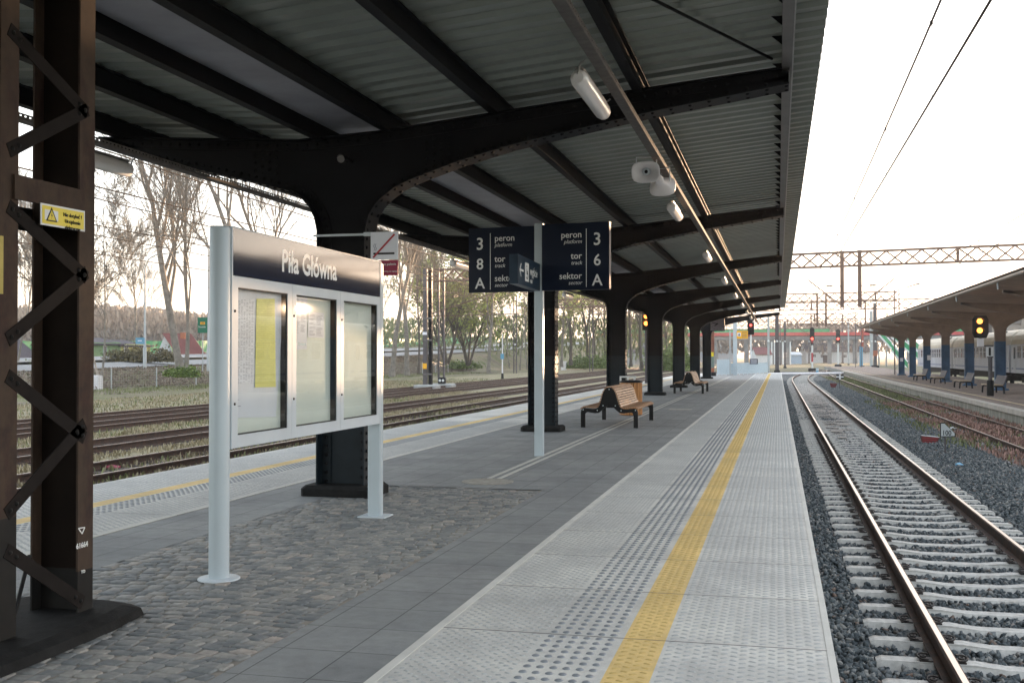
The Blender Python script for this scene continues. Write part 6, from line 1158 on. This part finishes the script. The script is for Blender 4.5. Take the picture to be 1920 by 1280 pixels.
wood('undergrowth', [(690, 600), (800, 596), (900, 598), (1000, 590), (1100, 600), (1200, 590), (1290, 612)], 205, 9000, .5, M['leaf2'], 21, 'tangled bare undergrowth and saplings between the trees on the left', dD=50, sx=.35, yb=672)
def shrub(name, px, py, D, w, h, n, m, seed, label, lo=.12):
    q = pd(px, py, D); R = np.random.RandomState(seed); u = R.normal(size=(n, 3)); u /= np.linalg.norm(u, axis=1)[:, None]; rad = R.uniform(.35, 1, n)**.5; lob = R.uniform(-1, 1, (9, 3))*np.array([.75, .6, .0]); lsz = R.uniform(.28, .62, 9); pk = R.randint(0, 9, n); C = (lob[pk]+u*rad[:, None]*lsz[pk][:, None]*(1+.5*(R.uniform(0, 1, n) > .9))[:, None]*np.array([1, 1, 1.5]))*np.array([w, w*.6, h]); C[:, 2] = np.abs(C[:, 2])*1.0; s = lo*R.uniform(.5, 1.4, n); a = R.normal(size=(n, 3)); a /= np.linalg.norm(a, axis=1)[:, None]; e = np.cross(a, R.normal(size=(n, 3))); e /= np.linalg.norm(e, axis=1)[:, None]
    V = np.stack([C+(a*x+e*y)*s[:, None] for x, y in ((-1,0),(0,-.5),(1,0),(0,.5))], 1).reshape(-1, 3); o = npmesh(name, V, np.arange(4*n).reshape(-1, 4), m, np.repeat(R.uniform(0, 1, n), 4)); o.location = q; tag(o, label, 'bush', 'bushes'); return o
M['bushleaf'] = leafmat('brown_green_bush', (.07,.06,.03), (.20,.17,.08)); M['greenbush'] = leafmat('bright_bank_scrub', (.06,.10,.02), (.20,.27,.06))
shrub('bush', 245, 678, 104, 2.6, 1.7, 3000, M['bushleaf'], 61, 'brownish bush in front of the yellow house left of the street lamp'); shrub('bush', 287, 678, 104, 2.4, 1.6, 3000, M['bushleaf'], 62, 'brownish bush right of the tall street lamp'); shrub('bush', 335, 706, 84, 1.5, .9, 2500, M['greenbush'], 63, 'bright green growth at the foot of the big leaning tree'); shrub('hedge', 52, 688, 95, 2.5, .7, 2500, M['leaf2'], 64, 'low dark hedge in front of the dark roofed house')
for i, (px, py, D, w, h) in enumerate(((1090, 690, 185, 4.5, 2.4), (1120, 690, 190, 4, 2.6), (1250, 695, 170, 3.2, 5.5), (860, 690, 168, 4.5, 1.2), (1270, 690, 190, 2.6, 3))): shrub('bush', px, py, D, w, h, 3500, M['greenbush'], 70+i, ['green scrub behind the trees left of the third column', 'green scrub touching the third column from the left', 'tall green bush between the fourth and fifth columns', 'low green growth at the foot of the willows', 'bush next to the fifth column'][i], .22)
# ---------------------------------------------------------------- weeds and grass tufts
M['scrub'] = leafmat('dead_leaf_scrub', (.10,.075,.055), (.26,.20,.15))
def tufts(name, regs, n, h, m, seed, label=None):
    R = np.random.RandomState(seed); V = []; A = []
    w_ = np.array([r[4] for r in regs], float); pick = R.choice(len(regs), n, p=w_/w_.sum()); rg = np.array([r[:4] for r in regs]); X = R.uniform(rg[pick, 0], rg[pick, 1]); Y = R.uniform(rg[pick, 2], rg[pick, 3]); cl_ = np.sin(X*2.1+seed)*np.sin(Y*.9+seed*2)+R.normal(0, .5, n); k = cl_ > -.1; X, Y = X[k], Y[k]; n = len(X)
    Z = np.array([gz(a, b)+.01 for a, b in zip(X, Y)]); Z = np.where(X > -30, -.925, Z); hh = h*R.uniform(.4, 1.3, n); a = R.uniform(0, 2*pi, n); l = hh*R.uniform(.1, .7, n); w = .012+.012*hh/h
    P0 = np.stack([X-np.sin(a)*w, Y+np.cos(a)*w, Z], 1); P1 = np.stack([X+np.sin(a)*w, Y-np.cos(a)*w, Z], 1); P2 = np.stack([X+np.cos(a)*l+np.sin(a)*w*.4, Y+np.sin(a)*l-np.cos(a)*w*.4, Z+hh], 1); P3 = np.stack([X+np.cos(a)*l*.9-np.sin(a)*w*.4, Y+np.sin(a)*l*.9+np.cos(a)*w*.4, Z+hh*.97], 1)
    V = np.stack([P0, P1, P2, P3], 1).reshape(-1, 3); o = npmesh(name, V, np.arange(4*n).reshape(-1, 4), m, np.repeat(R.uniform(0, 1, n), 4)); tag(o, label, kind='stuff')
R_ = np.random.RandomState(91); n = 26000; X = R_.uniform(-54.5, -46.9, n); Y = 45+R_.uniform(0, 1, n)*125; C = np.stack([X, Y, np.array([gz(a, b) for a, b in zip(X, Y)])+R_.uniform(.0, .28, n)], 1); sz = R_.uniform(.06, .20, n); a = R_.normal(size=(n, 3)); a /= np.linalg.norm(a, axis=1)[:, None]; e = np.cross(a, R_.normal(size=(n, 3))); e /= np.linalg.norm(e, axis=1)[:, None]
tag(npmesh('bank_scrub', np.stack([C+(a*u+e*v)*sz[:, None] for u, v in ((-1,0),(0,-.35),(1,0),(0,.35))], 1).reshape(-1, 3), np.arange(4*n).reshape(-1, 4), M['scrub'], np.repeat(R_.uniform(0, 1, n), 4)), kind='stuff')
tufts('red_weeds', [(5.0, 8.0, 26, 60, 1), (5.9, 7.1, 24, 45, .6)], 26000, .13, M['leafred'], 81); tufts('green_weeds', [(5.0, 8.0, 26, 130, 1), (5.9, 7.2, 60, 130, 1.5), (4.3, 5.8, 30, 60, .3)], 22000, .12, M['grassleaf'], 82)
tufts('dry_grass', [(-15.9, -14.4, 10, 60, 3), (-20.8, -18.2, 14, 70, 4), (-36, -26.6, 25, 100, 6), (-12.5, -11.6, 9, 40, .6), (-14, -12.4, 9, 50, 1)], 90000, .10, M['dryleaf'], 83); tufts('green_grass', [(-12.4, -11.3, 9, 50, .35), (-14.5, -12.4, 9, 50, .25), (-20.8, -18.2, 14, 60, .5), (-36, -27, 25, 110, 1.5), (-48, -40, 50, 150, 3), (-60, -47, 60, 170, 5)], 60000, .14, M['grassleaf'], 84)

# ---------------------------------------------------------------- haze
hb = MB(); hb.box(-1700, 1750, -350, 3300, -3, 45); hz = hb.build('haze', None); tag(hz, kind='stuff')
hm = bpy.data.materials.new('haze'); hm.use_nodes = True; t = hm.node_tree; t.nodes.clear(); o = t.nodes.new('ShaderNodeOutputMaterial'); v = t.nodes.new('ShaderNodeVolumePrincipled'); v.inputs['Color'].default_value = (.95,.93,.92,1); v.inputs['Density'].default_value = .00045; v.inputs['Anisotropy'].default_value = .35; t.links.new(v.outputs[0], o.inputs['Volume']); hz.data.materials.clear(); hz.data.materials.append(hm)
